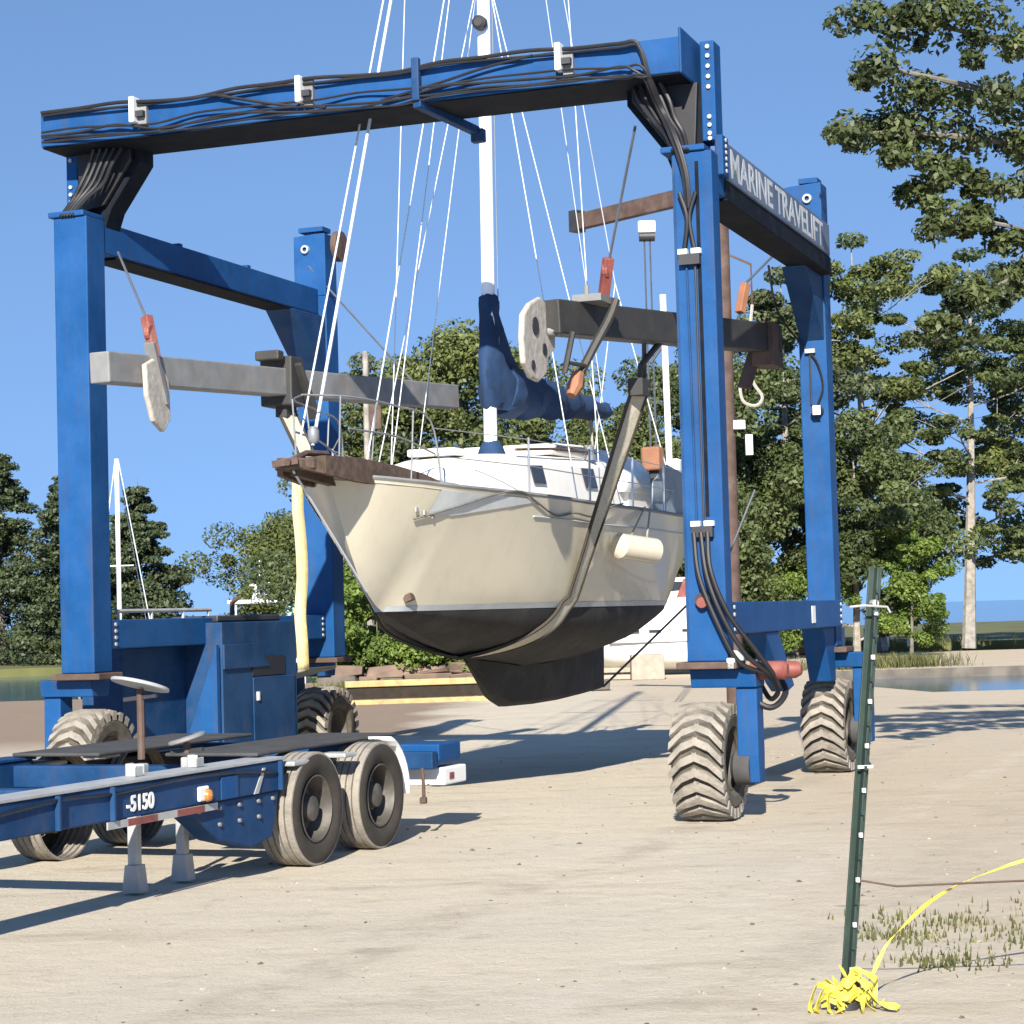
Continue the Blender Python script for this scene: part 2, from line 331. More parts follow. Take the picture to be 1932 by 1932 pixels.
# loose stones lying on the gravel (too many to count)
def pebbles():
    r = np.random.default_rng(3); b = MB()
    for k in range(1500):
        Y = 7.6 + 22*r.random()**1.7; X = (r.random()-.5)*.56*Y
        s = (.003 + .010*r.random()**4)*(.6+Y/20)
        v = [(X+s*dx*(.7+.6*r.random()), Y+s*dy*(.7+.6*r.random()), s*.55*dz) for dx,dy,dz in ((1,0,.1),(-1,0,.1),(0,1,.1),(0,-1,.1),(0,0,1))]
        b.add(v, [(0,2,4),(2,1,4),(1,3,4),(3,0,4)], int(r.random()<.4))
    for k in range(300):
        Y = 8 + 24*r.random(); X = (r.random()-.42)*.6*Y
        s = .007+.02*r.random()**3
        b.add([(X+s*dx*(.6+.7*r.random()), Y+s*dy*(.6+.7*r.random()), s*dz*(.5+.3*r.random())) for dx,dy,dz in ((1,.2,0),(.2,1,0),(-1,.3,0),(-.3,-1,0),(.7,.3,.7),(-.2,.7,.9),(-.6,-.2,.8),(.3,-.6,.7))], [(0,1,5,4),(1,2,6,5),(2,3,7,6),(3,0,4,7),(4,5,6,7)], int(r.random()<.5))
    tag(b.build('gravel_stones', [M['stoneg'], M['pebble']]), kind='stuff')
pebbles()
# ------------------------------------------------------------------ boat hoist
TH = math.radians(20.1335); P0 = Vector((1.7856, 19.858, 0)); L = 5.655; WD = 6.67
ds = Vector((math.sin(TH), math.cos(TH), 0)); nn_ = Vector((math.cos(TH), -math.sin(TH), 0))
def LW(u, v, z): return P0 + nn_*u + ds*v + Vector((0,0,z))     # hoist coordinates to world
hoist = thing('boat_hoist', 'tall blue gantry boat hoist on four tyres, carrying the sailing boat', 'boat hoist', P0, -TH)
H = hoist
def hpart(b, name, mt, parent=None, smooth=False, bevel=.012): return b.build(name, mt, parent or H, smooth, bevel)
# legs ---------------------------------------------------------
LEGS = [(-.09,.30,-.30,-.05), (-.15,.18,L-.30,L+.05), (-6.81,-6.36,L-.30,L+.05), (-6.86,-6.46,-.30,.06)]
def boltset(parent, pts, axis, r=.022):
    me = None
    for p in pts:
        if me is None:
            me = MB().lathe([(-.012,r),(.012,r)], axis, n=8).mesh('bolt', M['lgrey'])
        o = bpy.data.objects.new('bolt', me); COL.objects.link(o); o.parent = parent; o.location = p
for i, (u0,u1,v0,v1) in enumerate(LEGS):
    near = v0 < 1
    top = 6.30 if near else 6.2
    lg = hpart(MB().box(u0,u1,v0,v1,1.5,top), 'leg', M['blue'])
    s = 1 if u0 > -3 else -1
    # base plate, yoke, strut
    cu = (u0+u1)/2
    hpart(MB().box(cu-.29,cu+.29,v0-.06,v1+.06,1.43,1.497), 'foot_plate', M['rust'])
    uo = .32 if s > 0 else -6.67-.32
    wc = 0 if s > 0 else -6.67
    vv = 0 if near else L
    yk = MB()
    yk.prism([(vv-.2,1.427),(vv+.2,1.427),(vv+.16,1.25),(vv-.16,1.25)], 0, min(wc-.1*s, uo+.21*s), max(wc-.1*s, uo+.21*s))
    hpart(yk, 'wheel_yoke', M['blue'])
    hpart(MB().prism([(vv-.12,1.25),(vv+.12,1.25),(vv+.13,.62),(vv+.1,.36),(vv-.1,.36),(vv-.13,.62)], 0, min(uo,uo+.2*s), max(uo,uo+.2*s)), 'wheel_strut', M['blue'])
    hpart(MB().lathe([(-.13,.17),(.02,.17),(.06,.12)] if s < 0 else [(-.06,.12),(-.02,.17),(.13,.17)], 0, (uo-.02*s, vv, .50), 18), 'hub_motor', M['grey'], smooth=True, bevel=0)
    if near is False:
        # top plate with eye and knee under the side beam
        pu0, pu1 = (u0-.32,u1) if s > 0 else (u0,u1+.0)
        tp = hpart(MB().prism([(pu0,6.75),(pu0+.06,7.0),(pu0+.3,7.03),(pu1,7.05),(pu1,6.2),(u0,6.2),(pu0+.1,6.45)] if s>0 else [(u0,6.2),(u0,7.0),(u0+.3,7.02),(u1,7.02),(u1,6.2)], 1, v0-.001, v1), 'top_plate', M['blue'])
        ex, ez = ((u0+u1)/2-.0, 6.86) if s > 0 else ((u0+u1)/2-.05, 6.82)
        MB().lathe([(-.005,.028),(-.02,.03),(-.02,.055),(.02,.06)], 1, (ex, v0-.02, ez), 16, cap=False).build('eye', M['lgrey'], tp, True)
        MB().box(u0+.05,u1-.05,v0+.05,v1-.05,7.06,7.12).build('cap_lug', M['blue'], tp)
        hpart(MB().prism([(v0-.9,5.92),(v0-.002,5.92),(v0-.002,5.15)], 0, u0+.02, u1-.02), 'knee_brace', M['blue2'])  # the knee's shaded side is put into the darker blue
# pulley beside the far left leg top, winch parts
hpart(MB().lathe([(-.04,.2),(.04,.2)], 0, (-6.22, L-.15, 6.85), 24), 'sheave', M['rust'], smooth=True, bevel=0)
# near cross beam
BV0, BV1 = -.37, .42
tb = hpart(MB().box(-6.95,.04,BV0,BV1,7.05,7.39), 'cross_beam', M['blue'])
hpart(MB().box(-6.94,.03,BV0+.01,BV1-.01,7.035,7.049), 'underside_shade', M['navyp'])  # dark plate: shade and grime of the beam's underside put into its paint
hpart(MB().box(.042,.07,BV0-.04,BV1+.02,7.03,7.47), 'beam_end_plate', M['blue'])
for s, c in ((1,0),(-1,-6.67)):
    U = lambda x: c + s*x
    fl = hpart(MB().box(U(.12),U(.26),.08,.34,6.47,7.44), 'flange_plate', M['blue'])
    boltset(fl, [(U(.20),.07,z) for z in (7.38,7.29,7.19,7.09,6.99,6.70,6.62,6.54,6.49)], 1)
    # corner knee below the beam: front web and soffit
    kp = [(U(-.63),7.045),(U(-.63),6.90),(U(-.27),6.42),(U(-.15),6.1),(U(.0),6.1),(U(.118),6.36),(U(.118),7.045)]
    hpart(MB().prism(kp, 1, .10, .40), 'knee_brace', M['navyp'])  # shaded blue of the knee put into near-black paint
    kq = [(U(-.56),7.04),(U(-.56),6.92),(U(-.22),6.46),(U(.06),6.40),(U(.10),7.04)]
    hpart(MB().prism(kq, 1, .03, .098), 'black_panel', M['black'])  # flat black panel filling the dark corner in front of the knee
    hpart(MB().prism([(.10,6.3),(.40,6.3),(.36,7.045),(.10,7.045)], 0, U(.119), U(.10)), 'corner_web', M['navyp'])  # web's shade is in the dark paint as well
    for q in range(5):
        e = q*.07
        hpart(MB().tube(cat_rom([(U(-.5+e),-.06-.02*q,7.03),(U(-.42+e),-.12,6.85),(U(-.30+e*.8),-.10-.02*q,6.66),(U(-.16+e*.6),-.2,6.5),(U(-.06+e*.5),-.33,6.3)],4), .022, 7), 'hose', M['black'], smooth=True, bevel=0)
    hpart(MB().box(U(-.19),U(.24),-.33,.09,6.30,6.36), 'clamp_plate', M['blue'])
# side beams + base beams
for s, (ua, ub) in ((1,(-.06,.26)), (-1,(-6.78,-6.47))):
    sb = hpart(MB().box(ua,ub,.065,L-.305,5.95,6.29), 'side_beam', M['blue'])
    sf = hpart(MB().box(ub-.02 if s>0 else ua, ub+.06 if s>0 else ua+.02, .07, .30, 6.13, 6.52), 'flange_plate', M['blue'])
    boltset(sf, [((ub+.061) if s>0 else ua-.001, .18, z) for z in (6.48,6.42,6.36,6.30,6.24,6.18)], 0, .02)
    hpart(MB().box(ua-.02,ub+.03,.32,L-.31,5.92,5.948), 'underside_shade', M['navyp'])  # dark plate painting shade onto the side beam's underside
    if s > 0: hpart(MB().box(ub+.002,ub+.012,.32,L-.31,5.95,6.128), 'side_shade_band', M['navyp'])  # dark strip painting the face's shade below the letter board
    for vb in (1.9, 3.6): MB().box((ua+ub)/2-.04,(ua+ub)/2+.04,vb,vb+.08,6.292,6.36).build('lug', M['blue'], sb)
    bb = hpart(MB().box(ua,ub,.065,L-.305,1.74,2.05), 'base_beam', M['blue'])
    boltset(bb, [(ub+.002 if s>0 else ub+.002, v, z) for v in (.15,L-.4) for z in (2.0,1.93,1.86,1.79)], 0, .02)
# letter board on the right side beam
lb = hpart(MB().box(.262,.29,.35,L-.42,6.13,6.50), 'letter_board', M['panel'])
lw = text('lettering', 'MARINE', .40, M['ptext'], lb, (.2915,.46,6.18), (R(90),0,R(90)), .0012, 1.27, .006)
text('lettering', 'TRAVELIFT', .40, M['ptext'], lb, (.2915,.46+1.27*max(v.co.x for v in lw.data.vertices)+.14,6.18), (R(90),0,R(90)), .0012, 1.27, .006)
# small sign on the right base beam, brace below
hpart(MB().box(.264,.27,3.62,3.80,1.80,1.99), 'sign_plate', M['white'], bevel=0)
hpart(MB().prism([(1.5,1.738),(2.1,1.738),(2.75,1.15),(2.45,1.1),(2.2,1.2)], 0, .05, .24), 'brace', M['blue'])
hpart(MB().prism([(L-.95,1.738),(L-.31,1.738),(L-.31,1.1),(L-.6,1.1)], 0, -.1, .16), 'brace', M['blue'])
# wheels -------------------------------------------------------
def hoist_tyre():
    b = MB(); r0 = .49
    b.lathe([(-.2,.27),(-.245,.33),(-.255,.42),(-.225,.475),(-.12,r0),(0,r0+.008),(.12,r0),(.225,.475),(.255,.42),(.245,.33),(.2,.27)], 0, n=44, cap=False)
    n = 24
    for i in range(n):
        for sd_ in (-1,1):
            a0 = 2*math.pi*(i+(.5 if sd_>0 else 0)*0)/n
            pr = []
            for (x, da) in ((.02,0),(.13,.10),(.255,.30)):
                a = a0 - da*1.15
                pr.append((x*sd_ - (.0 if x>.05 else .04*sd_), a))
            v = []
            for x, a in pr:
                rr = .56 if abs(x) < .2 else .535
                rb = .482 if abs(x) < .2 else .44
                for w_, rad in ((-.078,rb),(-.066,rr),(.066,rr),(.078,rb)):
                    v.append((x, rad*math.sin(a+w_), rad*math.cos(a+w_)))
            f = []
            for k in range(2):
                for j in range(3): f.append((k*4+j,k*4+j+1,(k+1)*4+j+1,(k+1)*4+j))
            f += [(0,1,2,3),(11,10,9,8)]
            b.add(v, f, 1)
    return b.mesh('tyre', [M['tyreb'], M['tyre']], False)
tyre_me = hoist_tyre()
rim_me = MB().lathe([(-.21,.27),(-.19,.285),(-.12,.25),(-.05,.23),(-.03,.1),(-.03,.0)], 0, n=28, cap=False).lathe([(.03,.0),(.03,.1),(.05,.23),(.12,.25),(.19,.285),(.21,.27)], 0, n=28, cap=False).mesh('rim', M['rim'], True)
nut_me = MB().lathe([(-.02,.02),(.02,.02)], 0, n=6).mesh('wheel_nut', M['greybar'])
for s, v in ((1,0),(1,L),(-1,L),(-1,0)):
    w = bpy.data.objects.new('wheel', rim_me); COL.objects.link(w); w.parent = H; w.location = (.012 if s>0 else -6.67, v, .555); w.rotation_euler = (rng.random()*6,0,0 if s>0 else 0)
    t = bpy.data.objects.new('tyre', tyre_me); COL.objects.link(t); t.parent = w
    for k in range(8):
        q = bpy.data.objects.new('wheel_nut', nut_me); COL.objects.link(q); q.parent = w; a = k*math.pi/4
        q.location = (.085*s, .17*math.cos(a), .17*math.sin(a))
# engine house on the left base beam
eh = hpart(MB().box(-7.25,-6.262,2.13,4.05,.47,1.99), 'engine_house', M['blue2'])
MB().box(-6.262,-6.245,2.86,3.95,.56,1.33).build('door', M['blue2'], eh, False, .01)
MB().box(-6.245,-6.225,2.93,2.98,1.06,1.16).build('handle', M['white'], eh)
MB().box(-6.262,-6.25,2.86,3.70,1.35,1.57).build('air_vent', M['black'], eh)
MB().box(-6.262,-6.25,2.95,3.75,.49,.545).build('air_vent', M['black'], eh)
MB().box(-7.1,-6.4,2.3,3.9,1.992,2.07).build('lid', M['blackm'], eh, False, .02)
MB().tube([(-6.9,3.6,2.05),(-6.9,3.6,2.22),(-6.9,3.72,2.27)], .03).build('exhaust_pipe', M['rust'], eh, True)
hpart(MB().box(-7.25,-6.74,.72,2.12,.62,1.736), 'fuel_tank_housing', M['blue2'])
hpart(MB().prism([(-6.28,1.735),(-6.28,.60),(-6.72,.56)], 1, 2.02, 2.1), 'gusset', M['blue'], bevel=.006)
hpart(MB().prism([(2.13,1.735),(2.9,1.735),(3.3,1.45),(2.13,1.45)], 0, -6.262, -6.235), 'gusset', M['blue2'], bevel=.006)
gr = MB().tube([(-6.55,.3,2.14),(-6.55,2.4,2.14)], .022)
for v in (.35,1.05,1.75,2.35): gr.tube([(-6.55,v,2.05),(-6.55,v,2.14)], .018)
hpart(gr, 'pipe_run', M['lgrey'], bevel=0)
hpart(MB().prism([(-6.95,1.19),(-6.18,1.36),(-6.16,1.40),(-6.95,1.24)], 1, 4.1, 5.0), 'step_tray', M['greybar'])
# hoses, clamps, fittings on the near cross beam
rb_ = random.Random(9)
for z, dz, r in ((7.405,.02,.020),(7.375,.02,.014),(7.20,.05,.012),(7.15,.04,.014),(7.11,.05,.012),(7.08,.02,.011)):
    pts = []
    for k in range(15):
        u = -6.9 + k*.455
        sag = 0 if k % 5 == 1 else (rb_.random()-.5)*dz*1.6
        pts.append((u, BV0-.05-rb_.random()*.03, z+sag - (.03 if k%5 in (3,4) else 0)))
    # sweep round the corner and down the leg
    e = rb_.random()*.10
    pts += [(-.42+e, BV0-.07, z-.06), (-.33+e, BV0-.03, 7.0), (-.26+e*.8, -.2, 6.75), (-.12+e, -.34, 6.45), (.0+e*.8, -.37, 6.1), (.02+e*.8,-.35,5.75)]
    hpart(MB().tube(cat_rom(pts,4), r, 7), 'hose', M['black'], smooth=True, bevel=0)
hpart(MB().tube(cat_rom([(-4.9,BV0-.06,7.38),(-4.4,BV0-.07,7.25),(-4.0,BV0-.06,7.16),(-3.6,BV0-.07,7.10)],5), .016, 7), 'hose', M['black'], smooth=True, bevel=0)
hpart(MB().tube(cat_rom([(-3.0,BV0-.06,7.10),(-2.4,BV0-.07,7.20),(-1.9,BV0-.06,7.3),(-1.4,BV0-.07,7.36)],5), .014, 7), 'hose', M['black'], smooth=True, bevel=0)
for u in (-5.78,-3.88,-1.13):
    hb = hpart(MB().box(u-.03,u+.03,BV0-.14,BV0-.002,7.17,7.44), 'hose_bracket', M['white'])
    MB().box(u+.03,u+.13,BV0-.05,BV0-.003,7.14,7.40).build('clamp_jaw', M['greybar'], hb)
    MB().box(u-.028,u+.12,BV0-.11,BV0-.05,7.23,7.29).build('clamp_block', M['blackm'], hb)
ar = MB().box(-2.66,-2.58,BV0-.10,BV0-.03,7.05,7.48).bar((-2.62,BV0-.07,7.03),(-2.45,.75,6.98),.09,.09).box(-2.5,-2.36,.7,.8,6.86,7.0)
hpart(ar, 'trolley_stop', M['blue2'])
# leg hoses, clamps and lamps on the near right leg
def leg_clamp(u, z, parent=H):
    o = hpart(MB().box(u-.11,u-.018,-.37,-.302,z,z+.05).box(u+.018,u+.11,-.37,-.302,z,z+.05), 'clamp', M['white'], bevel=.004)
    MB().box(u-.10,u+.10,-.375,-.303,z-.10,z-.002).build('clamp_block', M['blackm'], o)
leg_clamp(.07, 5.32); leg_clamp(.11, 2.76)
for du, r in ((-.06,.022),(.06,.02)):
    hpart(MB().tube(cat_rom([(.07+du*1.3,-.35,5.9),(.07+du*.2,-.36,5.65),(.07+du,-.345,5.3)],6), r, 7), 'hose', M['black'], smooth=True, bevel=0)
hpart(MB().box(.135,.170,-.306,-.299,2.85,6.2), 'slot', M['navyp'], bevel=0)  # raised dark strip standing for the shadow gap between the leg's channels
hpart(MB().box(-.085,-.06,-.304,-.299,1.7,6.2), 'slot', M['blue2'], bevel=0)
hpart(MB().tube([(.115,-.325,5.25),(.12,-.325,2.7)], .012, 7), 'hose', M['blackm'], smooth=True, bevel=0)
hpart(MB().tube([(.03,-.318,5.25),(.05,-.318,2.7)], .012, 7), 'hose', M['blue2'], smooth=True, bevel=0)
for k, (a, b_, c, d) in enumerate((((.03,-.37,2.7),(.08,-.42,2.3),(.24,-.40,1.85),(.40,-.32,1.5)), ((.10,-.38,2.7),(.16,-.44,2.3),(.30,-.42,1.9),(.48,-.30,1.55)), ((.16,-.37,2.7),(.2,-.45,2.35),(.34,-.40,1.95),(.55,-.25,1.6)))):
    hpart(MB().tube(cat_rom([a,b_,c,d,(.62+.03*k,-.1,1.36),(.66,.15,1.2),(.55,.3,1.12),(.45,.35,1.25)],6), .024, 8), 'hose', M['black'], smooth=True, bevel=0)
ho = hpart(MB().lathe([(-.36,.075),(-.303,.075)], 1, (.09,0,2.07), 18), 'gauge', M['blackm'], bevel=0)
MB().lathe([(-.39,.05),(-.362,.055)], 1, (.09,0,2.05), 14).build('gauge_cap', M['red'], ho, True)
v1 = hpart(MB().lathe([(0,.07),(.05,.09),(.32,.09),(.36,.06)], 0, (.44,-.02,1.40), 14), 'hydraulic_motor', M['red'], smooth=True, bevel=0)
v1 = hpart(MB().lathe([(0,.06),(.05,.085),(.24,.085),(.3,.05)], 0, (.46,.75,1.38), 14), 'hydraulic_motor', M['red'], smooth=True, bevel=0)
hpart(MB().box(.33,.45,-.30,-.18,1.50,1.60), 'valve_block', M['lgrey']); hpart(MB().box(.30,.38,-.36,-.28,1.43,1.53), 'valve_block', M['white'])
hpart(MB().tube(cat_rom([(.35,.0,1.2),(.6,.05,1.05),(.72,.2,1.18),(.62,.35,1.35)],6), .03, 8), 'hose', M['black'], smooth=True, bevel=0)
# lamp with cable on the far right leg
fl_ = hpart(MB().lathe([(-.12,.06),(-.02,.075),(.0,.075)], 1, (.05,L-.302,4.3), 16), 'floodlight', M['blackm'], smooth=True, bevel=0)
MB().box(.02,.11,L-.44,L-.425,4.25,4.36).build('lens', M['white'], fl_)
hpart(MB().tube(cat_rom([(-.35,L-.9,6.0),(-.33,L-.6,5.5),(-.1,L-.35,5.1),(.06,L-.33,4.9),(.13,L-.33,4.6),(.06,L-.33,4.38)],5), .014, 6), 'cable', M['black'], smooth=True, bevel=0)
hpart(MB().tube([(-.02,L-.315,5.0),(-.02,L-.315,4.38)], .012, 6), 'cable', M['blackm'], bevel=0)
hpart(MB().box(-.07,.05,L-.36,L-.302,5.0,5.05), 'clamp', M['lgrey'], bevel=0)
# ------------------------------------------------------------------ spreader bars, slings (hang from the hoist)
HR = (0,0,-TH)
def hthing(name, label, cat, group=None):
    return thing(name, label, cat, P0, -TH, group)
sb1 = hthing('spreader_bar', 'light grey steel spreader bar hung on the left, above the boat bow', 'spreader bar', 'spreader bars hanging from the boat hoist')
MB().bar((-5.76,-1.25,4.55),(-5.0,6.25,4.86),.24,.31).build('bar', M['greybar'], sb1, False, .015)
MB().prism([(-.75,4.62),(-.5,4.72),(-.28,4.5),(-.25,4.1),(-.4,3.95),(-.6,4.05),(-.72,4.3)], 0, -5.58, -5.52).build('pulley_plate', M['carpet'], sb1, False, .02)
MB().bar((-5.55,-.62,4.85),(-5.55,-.36,4.25),.05,.12,(1,0,0)).build('bracket', M['greybar'], sb1)
MB().tube([(-6.3,.06,5.95),(-5.86,-.15,5.2)], .014, 6).build('wire', M['darkwire'], sb1)
MB().lathe([(-.03,.05),(-.03,.085),(.03,.085),(.03,.05)], 0, (-5.78,-.21,5.02), 14).bar((-5.84,-.17,5.2),(-5.72,-.22,4.75),.09,.11).build('pulley_block', M['red'], sb1, False, .01)
MB().tube([(-6.6,L-.3,6.6),(-5.2,5.6,4.95)], .014, 6).build('wire', M['darkwire'], sb1)
cl = MB().box(-5.64,-5.24,2.0,2.32,4.42,4.98).box(-5.6,-5.3,1.8,1.95,4.92,5.03).bar((-5.24,2.1,4.9),(-5.2,2.5,4.3),.05,.16,(1,0,0)).bar((-5.45,2.1,5.02),(-5.45,2.1,5.2),.1,.14)
cl.build('sling_clamp', M['darkbar'], sb1, False, .02)
sb2 = hthing('spreader_bar', 'dark steel spreader bar with frayed pale padding, passing behind the near right leg', 'spreader bar', 'spreader bars hanging from the boat hoist')
MB().bar((-1.42,-.15,4.86),(-.48,5.3,5.2),.26,.335).build('bar', M['darkbar'], sb2, False, .015)
def vz(x, y): return (-.80+(x-985)*.0155, 4.82+(590-y)*.0047)
pl = MB().prism([vz(*p) for p in ((1000,562),(1018,543),(1036,556),(1046,585),(1044,640),(1030,668),(1026,700),(1012,720),(998,716),(986,690),(984,640),(987,590))], 0, -1.50, -1.44)
plo = pl.build('pulley_plate', M['carpet'], sb2, False, .02)
for p, rr_ in (((1006,608),.09),((1022,650),.06),((1000,690),.05)):
    a_, b_ = vz(*p); MB().lathe([(-1.439,rr_),(-1.43,rr_)], 0, (0,a_,b_), 14).build('hole', M['blackm'], plo)
MB().lathe([(-1.43,.05),(-1.36,.05)],0,(0,vz(1030,610)[0],vz(1030,610)[1]),12).build('pin', M['greybar'], plo, True)
MB().tube([(-.58,.2,6.72),(-1.02,.62,5.5)], .016, 6).build('wire', M['darkwire'], sb2)
MB().tube([(-.2,L-.6,6.3),(-.55,4.4,5.75)], .014, 6).build('wire', M['darkwire'], sb2)
MB().bar((-1.02,.60,5.52),(-1.12,.72,5.16),.10,.09).lathe([(-.03,.09),(.03,.09)],0,(-1.06,.66,5.4),14).build('pulley_block', M['red'], sb2, False, .01)
MB().bar((-.55,4.4,5.75),(-.6,4.3,5.4),.10,.09).build('pulley_block', M['orange'], sb2, False, .01)
MB().box(-1.3,-1.0,.25,.75,5.05,5.12).tube([(-1.18,.35,5.1),(-1.18,.35,5.22)],.03).build('clamp_plate', M['greybar'], sb2)
hl = MB().tube(cat_rom([(-.96,.62,5.1),(-1.02,.55,4.9),(-1.15,.42,4.6),(-1.25,.32,4.36)],4), .045, 7)
hl.tube([(-1.22,.0,4.72),(-1.3,-.05,4.32)], .03, 6).tube([(-1.28,-.04,4.42),(-1.2,.36,4.42)], .022, 6)
hl.build('hook_link', M['darkbar'], sb2, True)
MB().tube([(-1.27,.30,4.36),(-1.3,.26,4.22),(-1.32,.2,4.12)], [.06,.085,.05], 9).build('hook', M['orange'], sb2, True)
MB().box(-.62,-.36,4.9,5.4,4.85,5.36).build('end_clamp', M['rust'], sb2)
MB().bar((-.55,5.25,5.35),(-.75,5.0,4.6),.05,.16,(1,0,0)).build('end_strap', M['rust'], sb2)
# ------------------------------------------------------------------ the boat (axis along the hoist, bow towards the camera)
UC = -3.3
boat = thing('sailing_boat', 'cream hulled sailing boat with black underbody and navy sail cover, hung in slings', 'sailing boat', LW(UC,0,0), -TH)
B = boat
VS = [-1.2,-1.12,-1.0,-.8,-.6,-.4,-.2,-.03,.08,.2,.5,.9,1.4,2.0,2.7,3.5,4.3,5.1,5.9,6.7,7.4,8.0,8.4,8.7]
def bs(v): return interp(v, [-1.2,-1.05,-.8,-.4,0,1,2,3,4.5,6,7.5,8.7], [.03,.22,.42,.66,.84,1.12,1.31,1.42,1.47,1.41,1.21,.95])
def bw(v): return interp(v, [-.03,.1,.3,.6,1,2,3,4.5,6,7.5,8.2,8.7], [0.012,.13,.23,.34,.49,.84,1.06,1.16,1.10,.78,.5,.35])
def zs(v): return interp(v, [-1.2,0,3,6,8.7], [3.34,3.25,3.16,3.15,3.2])
def zlow(v): return interp(v, [-1.2,-.95,-.69,-.3,-.03], [3.3,2.92,2.49,2.155,2.05])
def zc(v): return interp(v, [-.03,.9,2.07,3.5,5.5,7.2,8.3,8.7], [2.045,1.80,1.53,1.35,1.4,1.72,1.98,2.04])
ZW = 2.05; ZB = 2.105
def top_sec(v, n=11):
    z0 = zlow(v); b0 = bw(v) if v > -.02 else 0; z1 = zs(v); b1 = bs(v); o = []
    for k in range(n):
        t = k/(n-1); w = t**interp(v, [.3,1.5,3], [1.0,.75,.85])
        o.append((b0+(b1-b0)*w, z0+(z1-z0)*t))
    return o
def under_sec(v, n=8):
    b0 = bw(v) if v > -.02 else 0; z0 = zc(v); o = []
    for k in range(n):
        t = k/(n-1)*math.pi/2; o.append((b0*math.sin(t)**interp(v,[.3,2.5],[1.5,.95]), z0+(ZW-z0)*(.55*(1-math.cos(t))+.45*t/(math.pi/2))))
    return o
from itertools import chain
hb_, bo_, un_ = MB(), MB(), MB()
for s in (1,-1):
    rows = []
    for v in VS: rows.append([(s*u, v, z) for u, z in top_sec(v)])
    hb_.grid(rows)
    un_.grid([[(s*u, v, z) for u, z in under_sec(v)] for v in VS if v >= -.03])
    rr = []
    for v in VS:
        if v < -.15: continue
        z0 = max(zlow(v), ZW-.015)
        def at(z):
            sec = top_sec(v); zz = [p[1] for p in sec]; uu = [p[0] for p in sec]; return interp(z, zz, uu)+.006
        rr.append([(s*at(max(z0,z)), v, max(z0,z)) for z in (ZW-.015, ZW+.03, ZB)])
    bo_.grid(rr)
tr = [(u,8.7,z) for u,z in under_sec(8.7)] + [(u,8.7,z) for u,z in top_sec(8.7)][1:]
full = tr + [(-u,v,z) for u,v,z in reversed(tr)]
hb_.add(full, [tuple(range(len(full)))])
hull = hb_.build('hull', M['cream'], B, True)
bo_.build('boot_stripe', M['boot'], hull, True)
un_.build('underbody', M['anti'], hull, True)
for s in (1,-1):
    rr = []
    for v in [q for q in VS if -.3 < q < 1.45]:
        sec = top_sec(v); zz = [p[1] for p in sec]; uu = [p[0] for p in sec]; zt = zs(v)-.03; zb = zt - .22*(1-max(0,(v-.1)/1.35))-.01
        rr.append([(s*(interp(z,zz,uu)+.014), v, z) for z in (zb,(zb+zt)/2,zt)])
    MB().grid(rr).build('bow_panel', M['bowp'], hull, True)
# keel
kr = []
KP = [(2.15,1.52,2.22,1.46),(2.5,1.44,2.62,1.22),(2.95,1.4,2.98,1.02),(3.3,1.36,3.3,.935),(4.2,1.36,4.2,.92),(5.1,1.4,5.1,.925),(6.1,1.5,6.1,.955),(6.9,1.66,6.9,.985),(7.18,1.76,7.13,1.0)]
for i, (vt, zt, vb, zb) in enumerate(KP):
    w = [.01,.07,.12,.15,.17,.16,.12,.06,.012][i]
    kr.append([(-w*1.4,vt,zt+.04),(-w,(vt+vb)/2,(zt+zb)/2),(-w*.8,vb,zb+.05),(-w*.3,vb,zb),(w*.3,vb,zb),(w*.8,vb,zb+.05),(w,(vt+vb)/2,(zt+zb)/2),(w*1.4,vt,zt+.04)])
MB().grid(kr).build('keel', M['anti'], hull, True)
# rub rail, toe rail, deck
for s in (1,-1):
    MB().tube([(s*(interp(zs(v)-.2, [p[1] for p in top_sec(v)], [p[0] for p in top_sec(v)])+.01), v, zs(v)-.2) for v in VS if v > 1.3], .010, 6).build('rub_rail', M['boot'], hull, True)
    MB().tube([(s*(bs(v)-.01), v, zs(v)+.02) for v in VS], .024, 6).build('toe_rail', M['greybar'], hull, True)
MB().grid([[(u*bs(v)*.985, v, zs(v)-.03+.05*(1-u*u)) for u in (-1,-.5,0,.5,1)] for v in VS]).build('deck', M['deckw'], B, True)
# bow plank (bowsprit) with pulpit and anchor roller
bp_ = MB().prism([(-.06,-2.12),(.06,-2.12),(.2,-1.95),(.262,-1.2),(.262,.25),(-.262,.25),(-.262,-1.2),(-.2,-1.95)], 2, 3.37, 3.47)
bpo = bp_.build('bow_platform', M['teak'], B, False, .015)
for s in (1,-1):
    rw = [(v, w, zt, zb) for v, w, zt, zb in ((-2.05,.07,3.45,3.37),(-1.8,.19,3.50,3.33),(-1.2,.26,3.51,3.28),(-.4,.29,3.48,3.26),(.2,.33,3.43,3.28),(.5,.38,3.37,3.31))]
    MB().grid([[(s*w,v,zb),(s*w,v,zt),(s*(w+.06),v,zt),(s*(w+.06),v,zb)] for v,w,zt,zb in rw], close=True).build('side_board', M['teak'], bpo)
MB().bar((0,-1.95,3.36),(0,-1.1,3.30),.08,.09).build('beak', M['teak'], bpo)
for k in range(5): MB().box(-.17-.012*k,.17+.012*k,-1.85+.3*k,-1.6+.3*k,3.472,3.49).build('plank', M['teak'], bpo)
an = MB().tube([(0.05,-2.2,3.42),(0.05,-1.8,3.53),(0.05,-1.35,3.55)], .03, 8).bar((-.10,-2.2,3.41),(.12,-2.12,3.44),.05,.06)
an.build('anchor', M['rust'], bpo, True)
MB().tube([(0,-1.98,3.36),(0,-.4,2.25)], .012, 6).build('bobstay', M['whitewire'], B)
pr_ = MB()
